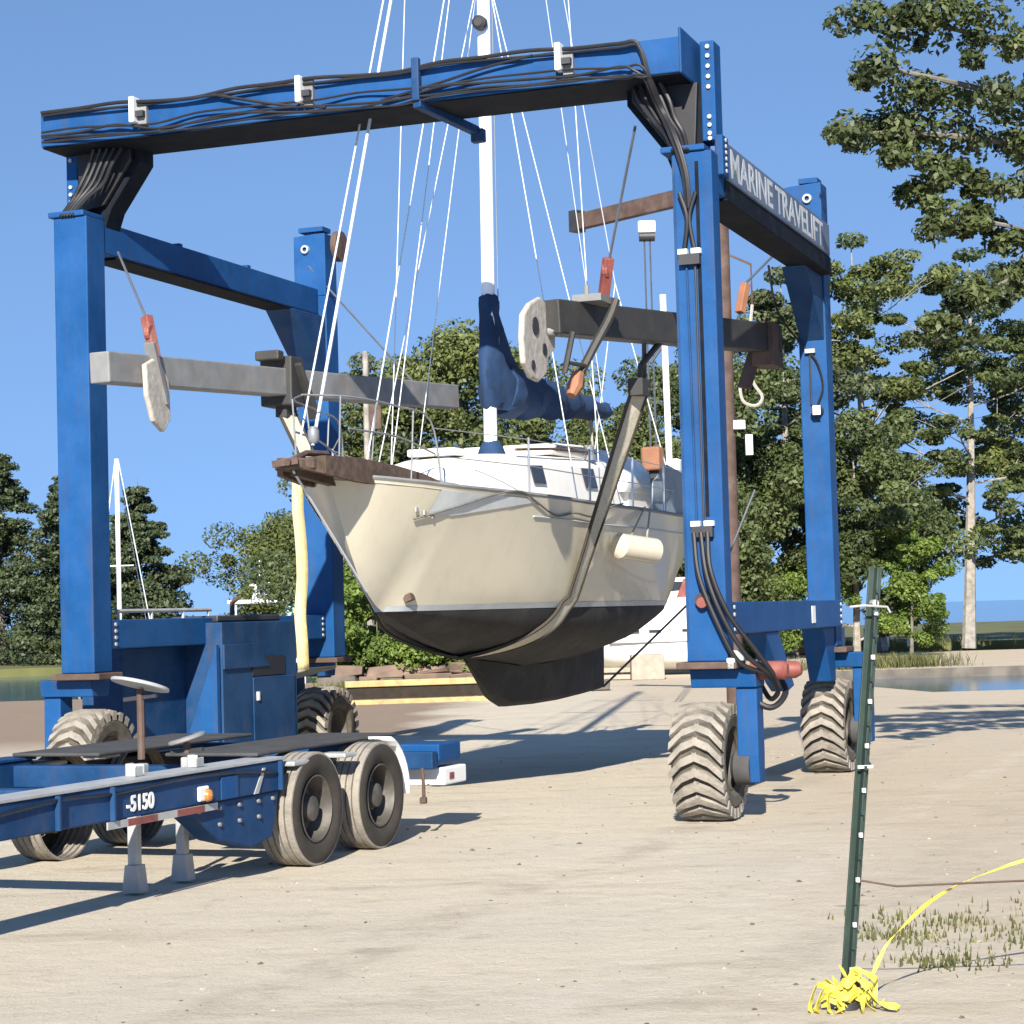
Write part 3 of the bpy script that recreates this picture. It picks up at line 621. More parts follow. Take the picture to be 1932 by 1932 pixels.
for s in (1,-1):
    pr_.tube(cat_rom([(s*.55,.3,3.25),(s*.50,.15,3.95),(s*.42,-.5,4.05),(s*.3,-1.3,4.08),(0,-1.75,4.08)],5), .010, 6)
    pr_.tube([(s*.3,-.9,3.4),(s*.37,-.9,4.06)], .009, 6).tube([(s*.22,-1.45,3.47),(s*.25,-1.45,4.08)], .009, 6).tube([(s*.46,-.3,3.3),(s*.46,-.2,4.03)], .009, 6)
    pr_.tube(cat_rom([(s*.52,.2,3.62),(s*.42,-.5,3.75),(s*.28,-1.35,3.78)],4), .010, 6)
pr_.build('pulpit', M['wire'], B, True)
# stanchions and lifelines
SV = [1.3,2.7,4.1,5.5,6.9,8.2]
for s in (1,-1):
    for v in SV: MB().tube([(s*(bs(v)-.06),v,zs(v)-.02),(s*(bs(v)-.05),v,zs(v)+.62)], .014, 6).build('stanchion', M['steel'], B)
    for h_ in (.6,.32): MB().tube([(s*.51,.2,zs(.2)+h_+.04)]+[(s*(bs(v)-.05),v,zs(v)+h_) for v in SV], .006, 5).build('lifeline', M['steel'], B)
# cabin trunk
CV = [.25,.45,.8,1.3,1.9,2.6,3.4,4.2,4.9,5.3]
def ch(v): return interp(v, [.25,.5,1.0,1.9,3,5,7.1], [3.26,3.42,3.58,3.72,3.79,3.86,3.92])
def cw(v): return interp(v, [.25,.5,1,2,3.4,5,7.1], [.22,.42,.6,.8,.9,.95,.92])
rows = []
for v in CV:
    w, t, z0 = cw(v), ch(v), zs(v)-.03
    rows.append([(-w,v,z0),(-w*.96,v,z0+(t-z0)*.45),(-w*.9,v,z0+(t-z0)*.8),(-w*.7,v,t-.02),(-w*.35,v,t+.02),(0,v,t+.03),(w*.35,v,t+.02),(w*.7,v,t-.02),(w*.9,v,z0+(t-z0)*.8),(w*.96,v,z0+(t-z0)*.45),(w,v,z0)])
cbm = MB().grid(rows); cbm.add(rows[0], [tuple(range(11))]); cbm.add(rows[-1], [tuple(range(11))])
cab = cbm.build('cabin', M['deckw'], B, True)
def cside(v, f, off=.012): w=cw(v); z0=zs(v)-.03; z=z0+(ch(v)-z0)*f; return (w*interp(f,[0,.45,.8],[1,.96,.9])+off, v, z)
for s in (1,-1):
    for va, vb in ((2.35,2.68),(3.9,4.3)):
        q = [cside(va,.45),cside(vb,.45),cside(vb,.78),cside(va,.78)]
        q2 = [(x+.012,v,z) for x,v,z in q]
        MB().add([(s*x,v,z) for x,v,z in q+q2], [(0,1,2,3),(4,5,6,7),(0,1,5,4),(1,2,6,5),(2,3,7,6),(3,0,4,7)]).build('window', M['glass'], cab)
    MB().tube([(s*.62,2.3,ch(2.3)+.05)]+[(s*.72,v,ch(v)+.06) for v in (3.2,3.8,4.4,5.0)], .018, 6).build('handrail', M['teak'], cab, True)
dh = MB().prism([(3.6,3.83),(3.75,3.97),(5.1,4.02),(5.2,3.85)], 0, -.58, .58).build('deckhouse', M['deckw'], cab, True, .03)
MB().prism([(3.75,3.88),(3.8,3.945),(4.9,3.985),(4.9,3.91)], 0, .582, .592).build('window', M['glass'], cab)
MB().box(-.28,.28,1.35,1.95,3.70,3.78).build('hatch', M['deckw'], cab, False, .02)
# cockpit: coaming, dodger, stern rail, helm
ck = MB()
for s in (1,-1): ck.prism([(5.3,3.1),(8.5,3.15),(8.5,3.42),(5.3,3.6)], 0, s*.88, s*.98)
ck.build('coaming', M['deckw'], B, False, .02)
dg = MB()
rows = []
for k, v in enumerate((5.1,5.35,5.75,6.2)):
    hgt = [.0,.42,.62,.62][k]
    rows.append([(1.02*math.cos(a), v, 3.45+hgt*max(.0,math.sin(a))**.6+.0) for a in [math.pi*j/12 for j in range(13)]])
dg.grid(rows); dgo = dg.build('dodger', M['white'], B, True); q = dgo.modifiers.new('s','SOLIDIFY'); q.thickness = .015
for s in (1,-1):
    MB().prism([(5.2,3.18),(6.75,3.2),(6.7,3.72),(5.9,3.8),(5.25,3.55)], 0, s*1.30, s*1.315).build('weather_cloth', M['canvas'], B)
    MB().prism([(6.95,3.2),(7.7,3.22),(7.7,3.75),(7.0,3.72)], 0, s*1.1, s*1.115).build('weather_cloth', M['canvas'], B)
sr = MB()
for s in (1,-1):
    sr.tube(cat_rom([(s*1.15,7.9,3.2),(s*1.12,7.95,3.85),(s*.95,8.6,3.88),(0,8.72,3.88)],4), .016, 6)
    sr.tube([(s*.92,8.6,3.2),(s*.95,8.6,3.88)], .014, 6).tube([(s*.4,8.7,3.2),(s*.4,8.7,3.88)], .014, 6)
sr.build('stern_rail', M['steel'], B, True)
MB().box(.38,.64,7.9,8.15,3.88,4.2).build('outboard_bracket', M['orange'], B, False, .03)
MB().box(.45,.6,8.0,8.3,3.62,3.9).build('outboard_leg', M['blackm'], B, False, .03)
MB().box(.66,.80,8.3,8.6,3.4,4.05).build('stern_locker', M['white'], B, False, .03)
MB().tube([(.70,8.2,3.2),(.66,8.25,6.3)], .045, 8).build('stern_pole', M['white'], B, True)
MB().tube([(.64,8.25,5.6),(.5,8.1,5.35)], .02, 6).build('pole_stay', M['blackm'], B, True)
# clutter: winches, cleats, hatch boards
for v, u in ((4.6,.72),(6.6,.93),(7.4,.93)):
    MB().lathe([(0,.08),(.06,.08),(.08,.055),(.16,.06),(.18,.08)], 2, (u,v,ch(v)-.04 if v < 5 else 3.5), 12).build('winch', M['steel'], B, True)
# rig -----------------------------------------------------------
MV = 3.16; MT = 15.2
def mv(z): return MV + (z-3.75)*.031
mast = MB().tube([(0,mv(z),z) for z in (3.75,5,7,9,12,15.2)], .078, 14).build('mast', M['alu'], B, True)
MB().lathe([(-.02,.17),(.06,.17),(.14,.14),(.22,.095)], 2, (0,MV+.03,3.76), 14).build('mast_boot', M['navy'], mast, True)
MB().tube([(.0,MV-.06,3.82),(.0,MV+.12,3.84)], .10, 8).build('mast_step', M['blackm'], mast, True)
MB().lathe([(-.13,.05),(-.1,.085),(-.02,.085),(0,.07)], 1, (0.0,mv(8.85)-.07,8.85), 14).build('steaming_light', M['blackm'], mast, True)
for z, w in ((9.6,1.0),(12.4,.8)):
    for s in (1,-1): MB().bar((s*.06,mv(z),z),(s*w,mv(z)+.05,z+.05),.08,.03).build('spreader', M['alu'], mast)
boom = MB().tube([(0,MV+.1,4.50),(0,7.55,4.66)], .06, 10).build('boom', M['aluraw'], B, True)
# sail cover: collar up the mast and a long sleeve on the boom
cv = MB(); rows = []
for z, va, vb, w in ((5.66,-.10,.14,.09),(5.58,-.12,.19,.11),(5.45,-.10,.19,.095),(5.3,-.13,.30,.12),(5.12,-.13,.42,.12),(4.98,-.18,.60,.15),(4.85,-.17,.78,.155),(4.72,-.21,1.02,.18),(4.55,-.19,1.1,.17),(4.42,-.15,1.0,.15),(4.36,-.1,.6,.1)):
    c0 = mv(z); cc = (va+vb)/2; hh = (vb-va)/2
    rows.append([(w*math.sin(a)*(1+.22*math.sin(5*a+z*7)+.12*math.sin(9*a-z*13)), c0+cc-hh*math.cos(a)*(1+.04*math.sin(3*a+z*11)), z+.018*math.sin(7*a)) for a in [2*math.pi*j/28 for j in range(28)]])
cv.grid(rows, close=True); cv.add(rows[0], [tuple(range(28))]); cv.add(rows[-1], [tuple(range(28))])
rows = []
for k in range(25):
    t = k/24; v = MV+.35+t*4.0; bl = 1+.13*math.sin(k*1.35)+.06*math.sin(k*2.9); zc_ = 4.58+.10*t-.035*abs(math.sin(k*.8)); rt = (.24*(1-t)**.9+.115)*bl; rw = (.12*(1-t)+.11)*bl
    rows.append([(rw*math.cos(a)*(1+.14*math.sin(3*a+k*1.7)), v, zc_+rt*(math.sin(a)*(1 if math.sin(a)>0 else .75))+.012*math.sin(k*2.1)) for a in [2*math.pi*j/16 for j in range(16)]])
cv.grid(rows, close=True); cv.add(rows[0], [tuple(range(16))]); cv.add(rows[-1], [tuple(range(16))])
cv.build('sail_cover', M['navy'], B, True)
def stay(a, b, r, name='stay', mt='wire', par=None): return MB().tube([a,b], r, 6).build(name, M[mt], par or B, True)
stay((0,-1.55,3.62),(0,mv(14.8)-.08,14.8),.016,'forestay','whitewire')
MB().lathe([(0,.035),(.03,.055),(.12,.055),(.16,.03)], 2, (0,-1.53,3.64), 12).build('furling_drum', M['wire'], B, True)
stay((-.25,-1.35,3.6),(-.05,mv(14.6)-.1,14.6),.010,'halyard','whitewire')
stay((.06,.15,3.5),(0.03,mv(12)-.1,12),.006,'inner_stay','whitewire')
for s in (1,-1):
    w=1.0*s
    stay((s*1.30,3.2,3.15),(w,mv(9.6)+.05,9.65),.0065,'shroud','whitewire'); stay((w,mv(9.6)+.05,9.65),(s*.8,mv(12.4)+.05,12.45),.0065,'shroud','whitewire'); stay((s*.8,mv(12.4)+.05,12.45),(0,mv(15.1),15.1),.0065,'shroud','whitewire')
    stay((s*1.26,2.5,3.16),(s*.07,mv(9.4),9.4),.0065,'shroud','whitewire'); stay((s*1.33,3.9,3.15),(s*.07,mv(9.4),9.4),.0065,'shroud','whitewire')
    stay((s*.55,8.6,3.9),(0,8.2,6.5),.008,'backstay','whitewire')
    stay((s*.1,MV+.1,4.9),(s*.05,mv(13)+.1,13),.006,'halyard','wire')
stay((0,8.2,6.5),(0,mv(15.1),15.15),.007,'backstay','whitewire')
stay((0,7.5,4.72),(0,mv(15.1)+.08,15.1),.006,'topping_lift','whitewire')
stay((-.6,1.0,3.6),(-.12,mv(11)-.05,11),.008,'halyard','whitewire')
stay((0,6.9,4.6),(0,7.0,3.95),.02,'mainsheet','rope')
# bow registration dashes and bow fittings
for k in range(3): 
    v = -.36+.12*k; sec = top_sec(v); z = 3.05-.03*k
    u = interp(z, [p[1] for p in sec], [p[0] for p in sec])
    MB().box(u-.004,u+.012,v-.03,v+.03,z-.03,z+.012).build('bow_mark', M['lgrey'], hull)
v = .12; MB().bar((interp(2.16,[p[1] for p in top_sec(v)],[p[0] for p in top_sec(v)])-.02,v,2.17),(interp(2.16,[p[1] for p in top_sec(v)],[p[0] for p in top_sec(v)])+.06,v,2.2),.10,.07).build('through_hull', M['rust'], hull)
# dock line draped along the port side
dl = []
for v, dz in ((-.35,-.33),(.1,-.17),(.6,-.02),(1.0,.03),(1.35,-.06),(1.8,-.17),(2.2,-.12),(2.7,-.13),(3.1,.0),(3.5,.05)):
    z = zs(v)+dz; sec = top_sec(v); u = interp(min(z,zs(v)), [p[1] for p in sec], [p[0] for p in sec])+.025
    dl.append((u,v,z))
do = MB().tube(cat_rom(dl,5), .011, 6).build('mooring_line', M['drope'], None, True)
do.location = LW(UC,0,0); do.rotation_euler = HR; tag(do, 'slack grey mooring line draped along the bow and side of the cream hull', 'rope')
# fender on the port quarter
fn = thing('fender', 'round cream fender hanging on its side against the cream hull near the stern', 'fender', LW(UC,0,0), -TH)
fu = interp(2.72,[p[1] for p in top_sec(3.9)],[p[0] for p in top_sec(3.9)])+.17
fb = MB().lathe([(-.33,.03),(-.32,.10),(-.28,.145),(.28,.145),(.32,.10),(.33,.03)], 0, n=22).build('body', M['cream'], fn, True); fb.location = (fu+.07,3.62,2.70); fb.rotation_euler = (0,R(6),R(62))
MB().tube([(fu+.1,3.9,2.78),(bs(4.5)+.02,4.5,3.2)], .012, 6).tube([(fu+.02,3.4,2.75),(bs(4.3)+.02,4.3,3.2)], .012, 6).build('line', M['rope'], fn, True)
# lifting slings ------------------------------------------------
def strap(pts, w, wdir, t=.012):
    rows = []; b = MB()
    for i_, p in enumerate(pts):
        p = Vector(p); d = Vector(wdir[i_] if isinstance(wdir, list) else wdir)
        rows.append((p-d*w/2, p+d*w/2))
    v = []; 
    for a, c in rows: v += [a, c]
    n = len(rows); f = [(2*i,2*i+1,2*i+3,2*i+2) for i in range(n-1)]
    return b.add(v, f)
sl = thing('lifting_sling', 'wide grey webbing sling with dark edges passing under the cream boat', 'sling', LW(UC,0,0), -TH)
def hull_pt(v, t, off=.02):
    """t 0..1 keel centre to sheer on the port side"""
    if t < .4:
        sec = under_sec(v, 20); k = t/.4*(len(sec)-1)
    else:
        sec = top_sec(v, 20); k = (t-.4)/.6*(len(sec)-1)
    i = min(int(k), len(sec)-2); f = k-i
    u = sec[i][0]*(1-f)+sec[i+1][0]*f; z = sec[i][1]*(1-f)+sec[i+1][1]*f
    return (u+off*(.3+.7*min(1,t*2)), v, z-off*(1-min(1,t*2)))
def side_pts(s, v0, v1, end):
    pts = []
    for k in range(25):
        t = k/24; x = hull_pt(v0+(v1-v0)*t**.9, t*.999); pts.append(Vector((s*x[0], x[1], x[2])))
    pts += [pts[-1].lerp(Vector(end), q) for q in (.33,.66,1)]
    return pts
def sling_side(s, v0, v1, tmax, end):
    pts = []
    for k in range(19):
        t = k/18*tmax; x = hull_pt(v0+(v1-v0)*(t/tmax)**.9, t); pts.append(Vector((s*x[0], x[1], x[2])))
    e = Vector(end)
    return pts + [pts[-1].lerp(e, q) for q in (.25,.5,.75,1)]
port = sling_side(1, 1.95, 2.74, .46, (-1.2-UC, 2.15, 4.35))
stbd = sling_side(-1, 2.0, 1.35, .40, (-5.42-UC, 2.2, 4.4))
W_ = .225
def wd(pts):
    return pts
path = list(reversed(stbd)) + port[1:]
WD_ = []
for k in range(len(path)):
    d = (Vector(path[min(k+1,len(path)-1)])-Vector(path[max(k-1,0)])).normalized(); p = Vector(path[k])
    nrm = Vector((math.copysign(1,p.x if abs(p.x)>.02 else 1)*min(1,abs(p.x)*1.2), 0, -max(0,min(1,(2.1-p.z)*1.3)))); nrm.normalize()
    w_ = nrm.cross(d); w_.normalize()
    if w_.y < 0: w_ = -w_
    WD_.append(w_)
for k in range(len(path)):
    q = k-(len(path)-5)
    if q >= 0: WD_[k] = Vector((0,.95,.2)).lerp(Vector((.80,.6,.10)), q/4).normalized()
    elif k <= 4: WD_[k] = Vector((0,.95,-.2)).lerp(Vector((.70,.7,.0)), (4-k)/4).normalized()
for _ in range(3): WD_ = [((WD_[max(0,k-1)]+WD_[k]*2+WD_[min(len(WD_)-1,k+1)])/4).normalized() for k in range(len(WD_))]
sv_ = strap(path, W_, WD_); so_ = sv_.build('webbing', M['strap'], sl, False); q = so_.modifiers.new('s','SOLIDIFY'); q.thickness = .014; q.offset = 0
for e in (-.47,.47):
    ee = strap([Vector(p)+WD_[k]*W_*e+Vector((.006 if p[0]>0 else -.006,0,-.004)) for k, p in enumerate(path)], .026, WD_).build('edge_stitching', M['strapedge'], sl, False); q = ee.modifiers.new('s','SOLIDIFY'); q.thickness = .030; q.offset = 0
x = -1.2-UC
MB().box(x-.08,x+.08,2.0,2.3,4.28,4.46).tube([(x,2.15,4.4),(x+.02,2.15,4.62)],.03).tube([(x+.02,2.15,4.6),(x+.28,2.42,5.0)],.035).tube([(x+.0,2.35,4.5),(x+.1,2.05,5.0)],.025).build('shackle', M['darkbar'], sl, True)
x = -5.42-UC
MB().box(x-.07,x+.07,2.08,2.34,4.3,4.5).tube([(x,2.2,4.2),(x+.15,2.3,4.05)],.03).build('shackle', M['darkbar'], sl, True)
rp_ = MB().tube([LW(UC,7.12,1.0),LW(UC+1.35,8.35,2.5),LW(-1.6,8.9,3.6)], .016, 6).build('keel_rope', M['darkwire'], None, True)
tag(rp_, 'thin dark rope running from the back of the keel up to the stern', 'rope')
# pale yellow strap hanging at the bow
ys = []
for z, dv, du in ((3.72,.0,0),(3.3,-.02,.0),(2.9,.0,.02),(2.5,.06,.0),(2.2,.04,-.02),(2.0,-.02,.0),(1.75,-.05,.03),(1.42,.03,.0)): ys.append((-5.6+du,2.83+dv,z))
yo = strap(cat_rom(ys,4), .135, (.75,.66,0)).build('hanging_strap', M['ylw'], None, True); q = yo.modifiers.new('s','SOLIDIFY'); q.thickness = .03
yo.location = P0; yo.rotation_euler = HR; tag(yo, 'pale yellow webbing strap hanging straight down below the bow platform', 'strap')
# ------------------------------------------------------------------ boat trailer in the left foreground
TT = R(22); T0 = Vector((-1.61,17.1,0))
tr_ = thing('boat_trailer', 'dark blue tandem axle boat trailer with white numbers in the left foreground', 'trailer', T0, -TT)
T = tr_
def tp_(b, name, mt, smooth=False, bevel=.012, par=None): return b.build(name, mt, par or T, smooth, bevel)
for s, a0, a1 in ((1,-.34,-.10),(-1,-2.7,-2.46)):
    fr = tp_(MB().box(a0,a1,-8.5,-.45,.655,.89), 'frame_rail', M['blue2'])
    tp_(MB().box(a0-.03,a1+.012,-8.5,-.43,.892,.915), 'top_flange', M['lgrey'] if s>0 else M['blue2'], bevel=.004)
    tp_(MB().prism([(-1.95,.653),(-.50,.653),(-.62,.30),(-.95,.25),(-1.45,.36)], 0, a0+.03, a1-.02), 'axle_hanger', M['blue2'])
    tp_(MB().box(a0+.02,a1-.2 if s>0 else a1-.1,-.43,2.2,.62,.80), 'axle_beam', M['blackm'])
    tp_(MB().box(a0-.75 if s>0 else a1-.1, a1-.14 if s>0 else a1+.75, -.62, 1.95, .925, .955), 'fender_plate', M['grey'])
    tp_(MB().box(a0-.1,a1+.07 if s>0 else a1+.1,-.4,-.1,.83,.87), 'fender_bracket', M['lgrey'])
    tp_(MB().box(a0-.1,a1+.07 if s>0 else a1+.1,.5,.72,.83,.87), 'fender_bracket', M['lgrey'])
tp_(MB().box(-.098,-.088,-1.45,-1.2,.665,.83), 'gusset_plate', M['blue'], bevel=0)  # brighter blue puts a bracket's sunlit front into the colour
tp_(MB().prism([(-.95,.66),(-.8,.85),(-.76,.85),(-.88,.66)],0,-.098,-.09), 'gusset_plate', M['lgrey'], bevel=0)
hs = cat_rom([(-.085,-4.5,.80),(-.08,-3.6,.86),(-.085,-2.9,.84),(-.08,-2.0,.87),(-.085,-1.2,.85),(-.09,-.6,.80),(-.2,-.42,.74)],5)
tp_(MB().tube(hs,.010,6), 'air_hose', M['black'], True, 0)
for b0 in (-1.75,-1.45,-1.15,-.85,-.62):
    for z0 in (.60,.48):
        if z0 < .5 and (b0 < -1.5 or b0 > -.7): continue
        q = bpy.data.objects.new('bolt', nut_me); COL.objects.link(q); q.parent = T; q.location = (-.115,b0,z0); q.scale = (.8,.8,.8)
for b0 in (-3.6,-2.95,-.55): tp_(MB().box(-.098,-.06,b0,b0+.02,.66,.888), 'web_rib', M['blue2'], bevel=0)
for b0 in (-7.2,-4.9,-2.9,-.75,2.0): tp_(MB().box(-2.46,-.34,b0,b0+.16,.68,.86), 'crossmember', M['blue2'])
tp_(MB().box(-.096,-.084,-3.0,-1.52,.60,.652), 'reflective_stripe', M['lgrey'], bevel=0)
for b0 in (-2.75,-2.1): tp_(MB().box(-.083,-.08,b0,b0+.38,.602,.65), 'red_reflector', M['red'], bevel=0)
ml = tp_(MB().box(-.098,-.07,-1.80,-1.66,.68,.79), 'marker_lamp', M['white'])
MB().lathe([(-.07,.05),(-.045,.04),(-.03,.0)], 0, (0,-1.69,.72), 14).build('lens', M['amber'], ml, True)
text('lettering', '-5150', .155, M['white'], T, (-.094,-2.75,.70), (R(90),0,R(90)), .003, 1, .004)
# wheels
def truck_tyre():
    b = MB()
    pr = [(-.152,.44)]
    for a in (-.15,-.088,-.026,.036,.098): pr += [(a,.46),(a+.046,.46),(a+.047,.436),(a+.061,.436)]
    pr = pr[:-2] + [(.15,.455),(.153,.44)]
    b.lathe(pr, 0, n=56, cap=False)
    return b
def sidew():
    return MB().lathe([(.1525,.4405),(.172,.40),(.165,.33),(.13,.27)], 0, n=56, cap=False)
def sidew2():
    return MB().lathe([(-.1525,.4405),(-.173,.40),(-.167,.33),(-.13,.27)], 0, n=56, cap=False)
tt_me = truck_tyre().mesh('tyre', M['tyre'], False); sw_me = sidew().mesh('sidewall', M['tyred'], True)
tr_me = MB().lathe([(.145,.275),(.15,.262),(.12,.25),(-.03,.235),(-.04,.13),(.05,.115),(.11,.10),(.12,.05),(.12,.0)], 0, n=28, cap=False).mesh('rim', M['rim'], True)
for b0 in (0,1.2):
    for a0, fl in ((-.19,1),(-2.6,-1)):
        w = bpy.data.objects.new('wheel', tr_me); COL.objects.link(w); w.parent = T; w.location = (a0,b0,.46); w.rotation_euler = (rng.random()*6,0,0 if fl>0 else math.pi)
        for nm, me in (('tyre',tt_me),('sidewall',sw_me)):
            q = bpy.data.objects.new(nm, me); COL.objects.link(q); q.parent = w
        for k in range(6):
            q = bpy.data.objects.new('wheel_nut', nut_me); COL.objects.link(q); q.parent = w; a = k*math.pi/3; q.location = (-.02,.17*math.cos(a),.17*math.sin(a))
        MB().tube([(-.5 if fl<0 else -.5,0,0),(-.02,0,0)], .06, 10).build('axle_stub', M['blackm'], w)
# landing legs, jacks and support pads
for a, b in ((-.6,-1.86),(-.6,-1.18)):
    lg_ = tp_(MB().bar((a,b,.66),(a,b,.16),.08,.08,(1,0,0)), 'landing_leg', M['lgrey'])
    MB().prism([(a-.075,.02),(a+.075,.02),(a+.05,.22),(a-.05,.22)], 1, b-.06, b+.06).build('foot', M['lgrey'], lg_)
def jack(a, b, zt, tilt, size, parts_mat):
    j = tp_(MB().box(a-.04,a+.04,b-.04,b+.04,.80,.97), 'jack_stand', M['lgrey'])
    MB().tube([(a,b,1.0),(a,b,zt)], .028, 8).build('jack_screw', M['rust'], j, True)
    pv = MB().lathe([(-.02,size*.6),(-.012,size),(.012,size),(.02,size*.8)], 2, n=20).build('support_pad', parts_mat, j, True, .006); pv.location = (a,b,zt+.03); pv.rotation_euler = tilt
    MB().bar((a-.14,b,zt-.08),(a+.14,b,zt-.05),.03,.03).build('jack_handle', M['blackm'], j)
jack(-.5,-1.9,1.52,(R(-14),R(8),0),.22,M['lgrey'])
jack(-.5,-1.25,1.08,(R(8),R(-14),0),.15,M['greybar'])
jack(-2.3,-3.6,1.3,(R(-14),R(-20),0),.24,M['lgrey'])
jack(-.42,-6.2,1.52,(R(-14),R(8),0),.24,M['lgrey'])
for a, b in ((-.25,-1.55),(-.25,-2.4)): tp_(MB().box(a-.045,a+.045,b-.05,b-.035,.916,1.01).box(a-.045,a-.03,b-.05,b+.05,.916,1.01).box(a+.03,a+.045,b-.05,b+.05,.916,.99), 'pad_bracket', M['lgrey'])
# tail end: curved white mudguard, bumper, hanging chain
mg = [( .5*math.cos(t)*1.0+1.25, .47+.5*math.sin(t)) for t in [R(75-10*k) for k in range(9)]]
b_ = MB(); b_.grid([[(-.36,p[0]-.0,p[1]),(-.02,p[0],p[1])] for p in mg]); mo = tp_(b_, 'mudguard', M['white'], True, 0); q = mo.modifiers.new('s','SOLIDIFY'); q.thickness = .02
tp_(MB().box(-2.6,-.0,2.2,2.32,.60,.76), 'rear_bumper', M['blue2'])
tp_(MB().tube([(-.06,2.1,.62),(-.05,2.1,.45),(-.06,2.12,.34)], .016, 6), 'safety_chain', M['rust'], True, 0)
tp_(MB().box(-.09,-.03,2.08,2.14,.30,.36), 'chain_hook', M['rust'])
tb_ = tp_(MB().prism([(-.40,.82),(.0,.82),(.0,.68),(-.03,.62),(-.37,.62),(-.40,.68)], 1, 2.35, 2.85), 'tail_box', M['blue'], bevel=.015)
tl_ = tp_(MB().box(-.42,.03,2.40,2.90,.44,.60), 'tail_light_panel', M['white'], bevel=.015)
MB().box(.031,.036,2.5,2.6,.49,.55).build('red_reflector', M['red'], tl_)
tp_(MB().box(-2.3,-.42,2.5,2.6,.5,.62), 'rear_bar', M['blackm'])
# ------------------------------------------------------------------ green fence post, rope and tape
fp = thing('fence_post', 'dark green metal fence post leaning right in the foreground', 'fence post', (1.585,10.515,0), R(12))
lean = Vector((.245,0,2.2)).normalized()
b_ = MB(); b_.bar((0,0,-.05),(.245,0,2.18),.070,.012,(0,1,0)).bar((0,-.025,-.05),(.245,-.025,2.18),.014,.05,(0,1,0))
b_.build('post', M['gpost'], fp, False, .003)
for k in range(18):
    z = .18+k*.11; MB().box(lean.x/lean.z*z-.008,lean.x/lean.z*z+.008,-.066,-.05,z,z+.022).build('stud', M['white'] if k%2==0 else M['gpost'], fp)
fw = MB().tube([(.22,-.05,2.0),(.22,.03,2.0)], .018, 8); fw.build('wire_tie', M['lgrey'], fp)
MB().box(.09,.17,-.062,-.058,1.18,1.195).build('wire_clip', M['white'], fp)
for k, (x,z,r) in enumerate(((-.02,.02,.055),(.015,.09,.05),(-.01,-.0,.06))): MB().lathe([(-.05,r*.6),(-.03,r),(.03,r),(.05,r*.6)],2,(x,-.05,z+.03),12).build('insulator', M['blackm'], fp, True)
rpf = MB().tube([(1.66,10.48,.63),(1.86,10.5,.59),(2.5,10.5,.60),(4.2,10.5,.66)], .006, 6).build('fence_rope', M['rust'], None, True); tag(rpf, 'thin brown rope stretched from the green fence post to the right', 'rope')
fwr = MB().tube([(1.672,10.46,1.985),(1.74,10.44,1.99),(1.80,10.45,1.985),(1.86,10.47,1.98),(1.875,10.47,1.95)], .006, 6).build('fence_wire', M['lgrey'], None, True); tag(fwr, 'short end of pale wire tied round the top of the green fence post', 'wire')
def tape():
    o = thing('caution_tape', 'bunched yellow tape tied round the foot of the green fence post', 'tape', (1.60,10.44,0), 0)
    r = random.Random(18)
    for k in range(22):
        a = r.random()*6.28; L_ = .06+.17*r.random(); up = .03+.14*r.random(); pts = []
        tw = r.random()*6
        for q in range(7):
            t = q/6; w_ = math.sin(t*math.pi)
            pts.append((math.cos(a)*L_*t*1.35+.03*math.sin(q*1.3+tw), math.sin(a)*L_*t*.6-.03+.02*math.cos(q*1.9+tw), max(.006,.05+up*w_-.05*t+.025*math.sin(q*2.3+tw))))
        P_ = cat_rom(pts,3); wd_ = [Vector((math.sin(i_*.35+tw),math.cos(i_*.3+tw),.9)).normalized() for i_ in range(len(P_))]
        b = strap(P_, .018+.03*r.random(), wd_).build('loop', M['ytape'], o, False); q = b.modifiers.new('s','SOLIDIFY'); q.thickness = .002
    return o
tape()
P_ = cat_rom([(1.63,10.46,.08),(1.71,10.5,.13),(1.86,10.52,.36),(2.3,10.6,.62),(3.6,10.9,.9)],6)
tl = strap(P_, .022, [Vector((math.sin(i_*.6),.3,math.cos(i_*.6))).normalized() for i_ in range(len(P_))]).build('tape_line', M['ytape'], None, False); q = tl.modifiers.new('s','SOLIDIFY'); q.thickness = .002
tag(tl, 'twisted yellow tape rising to the right from the foot of the green fence post', 'tape')
# ------------------------------------------------------------------ jib crane behind the right legs
jc = thing('jib_crane', 'rusty brown jib crane with a white hoist trolley, behind the near right leg', 'crane', (3.74,36,0), 0)
MB().tube([(0,0,0),(0,0,9.9)], .15, 12).build('post', M['rust'], jc, True)
MB().box(-.35,.35,-.35,.35,0,.12).build('base_plate', M['concrete'], jc)
a0 = Vector((.1,0,9.28)); a1 = Vector((-2.33,3.0,9.30))
MB().bar(a0,a1,.16,.30).build('jib_arm', M['rust'], jc, False, .015)
MB().bar(a1+Vector((.03,0,.02)),a1+Vector((-.1,.13,0.02)),.26,.40).build('arm_stop', M['blackm'], jc)
tq = a0.lerp(a1,.52)
ht = MB().box(tq.x-.16,tq.x+.16,tq.y-.1,tq.y+.1,tq.z-.50,tq.z-.28).build('hoist_trolley', M['white'], jc, False, .03)
MB().lathe([(-.14,.09),(.14,.09)],0,(tq.x,tq.y,tq.z-.56),12).build('motor', M['blackm'], ht, True)
for dx in (-.05,.05): MB().tube([(tq.x+dx,tq.y,tq.z-.5),(tq.x+dx,tq.y,4.2)], .018, 5).build('hoist_chain', M['darkwire'], ht)
MB().tube([(a1.x,a1.y,a1.z-.15),(a1.x+.0,a1.y,a1.z-.55)], .012, 5).build('pull_cord', M['darkwire'], jc)
MB().box(.1,.3,-.2,-.1,5.05,5.2).build('switch_box', M['white'], jc); MB().box(.3,.42,-.2,-.1,4.6,4.95).build('switch_box', M['white'], jc)
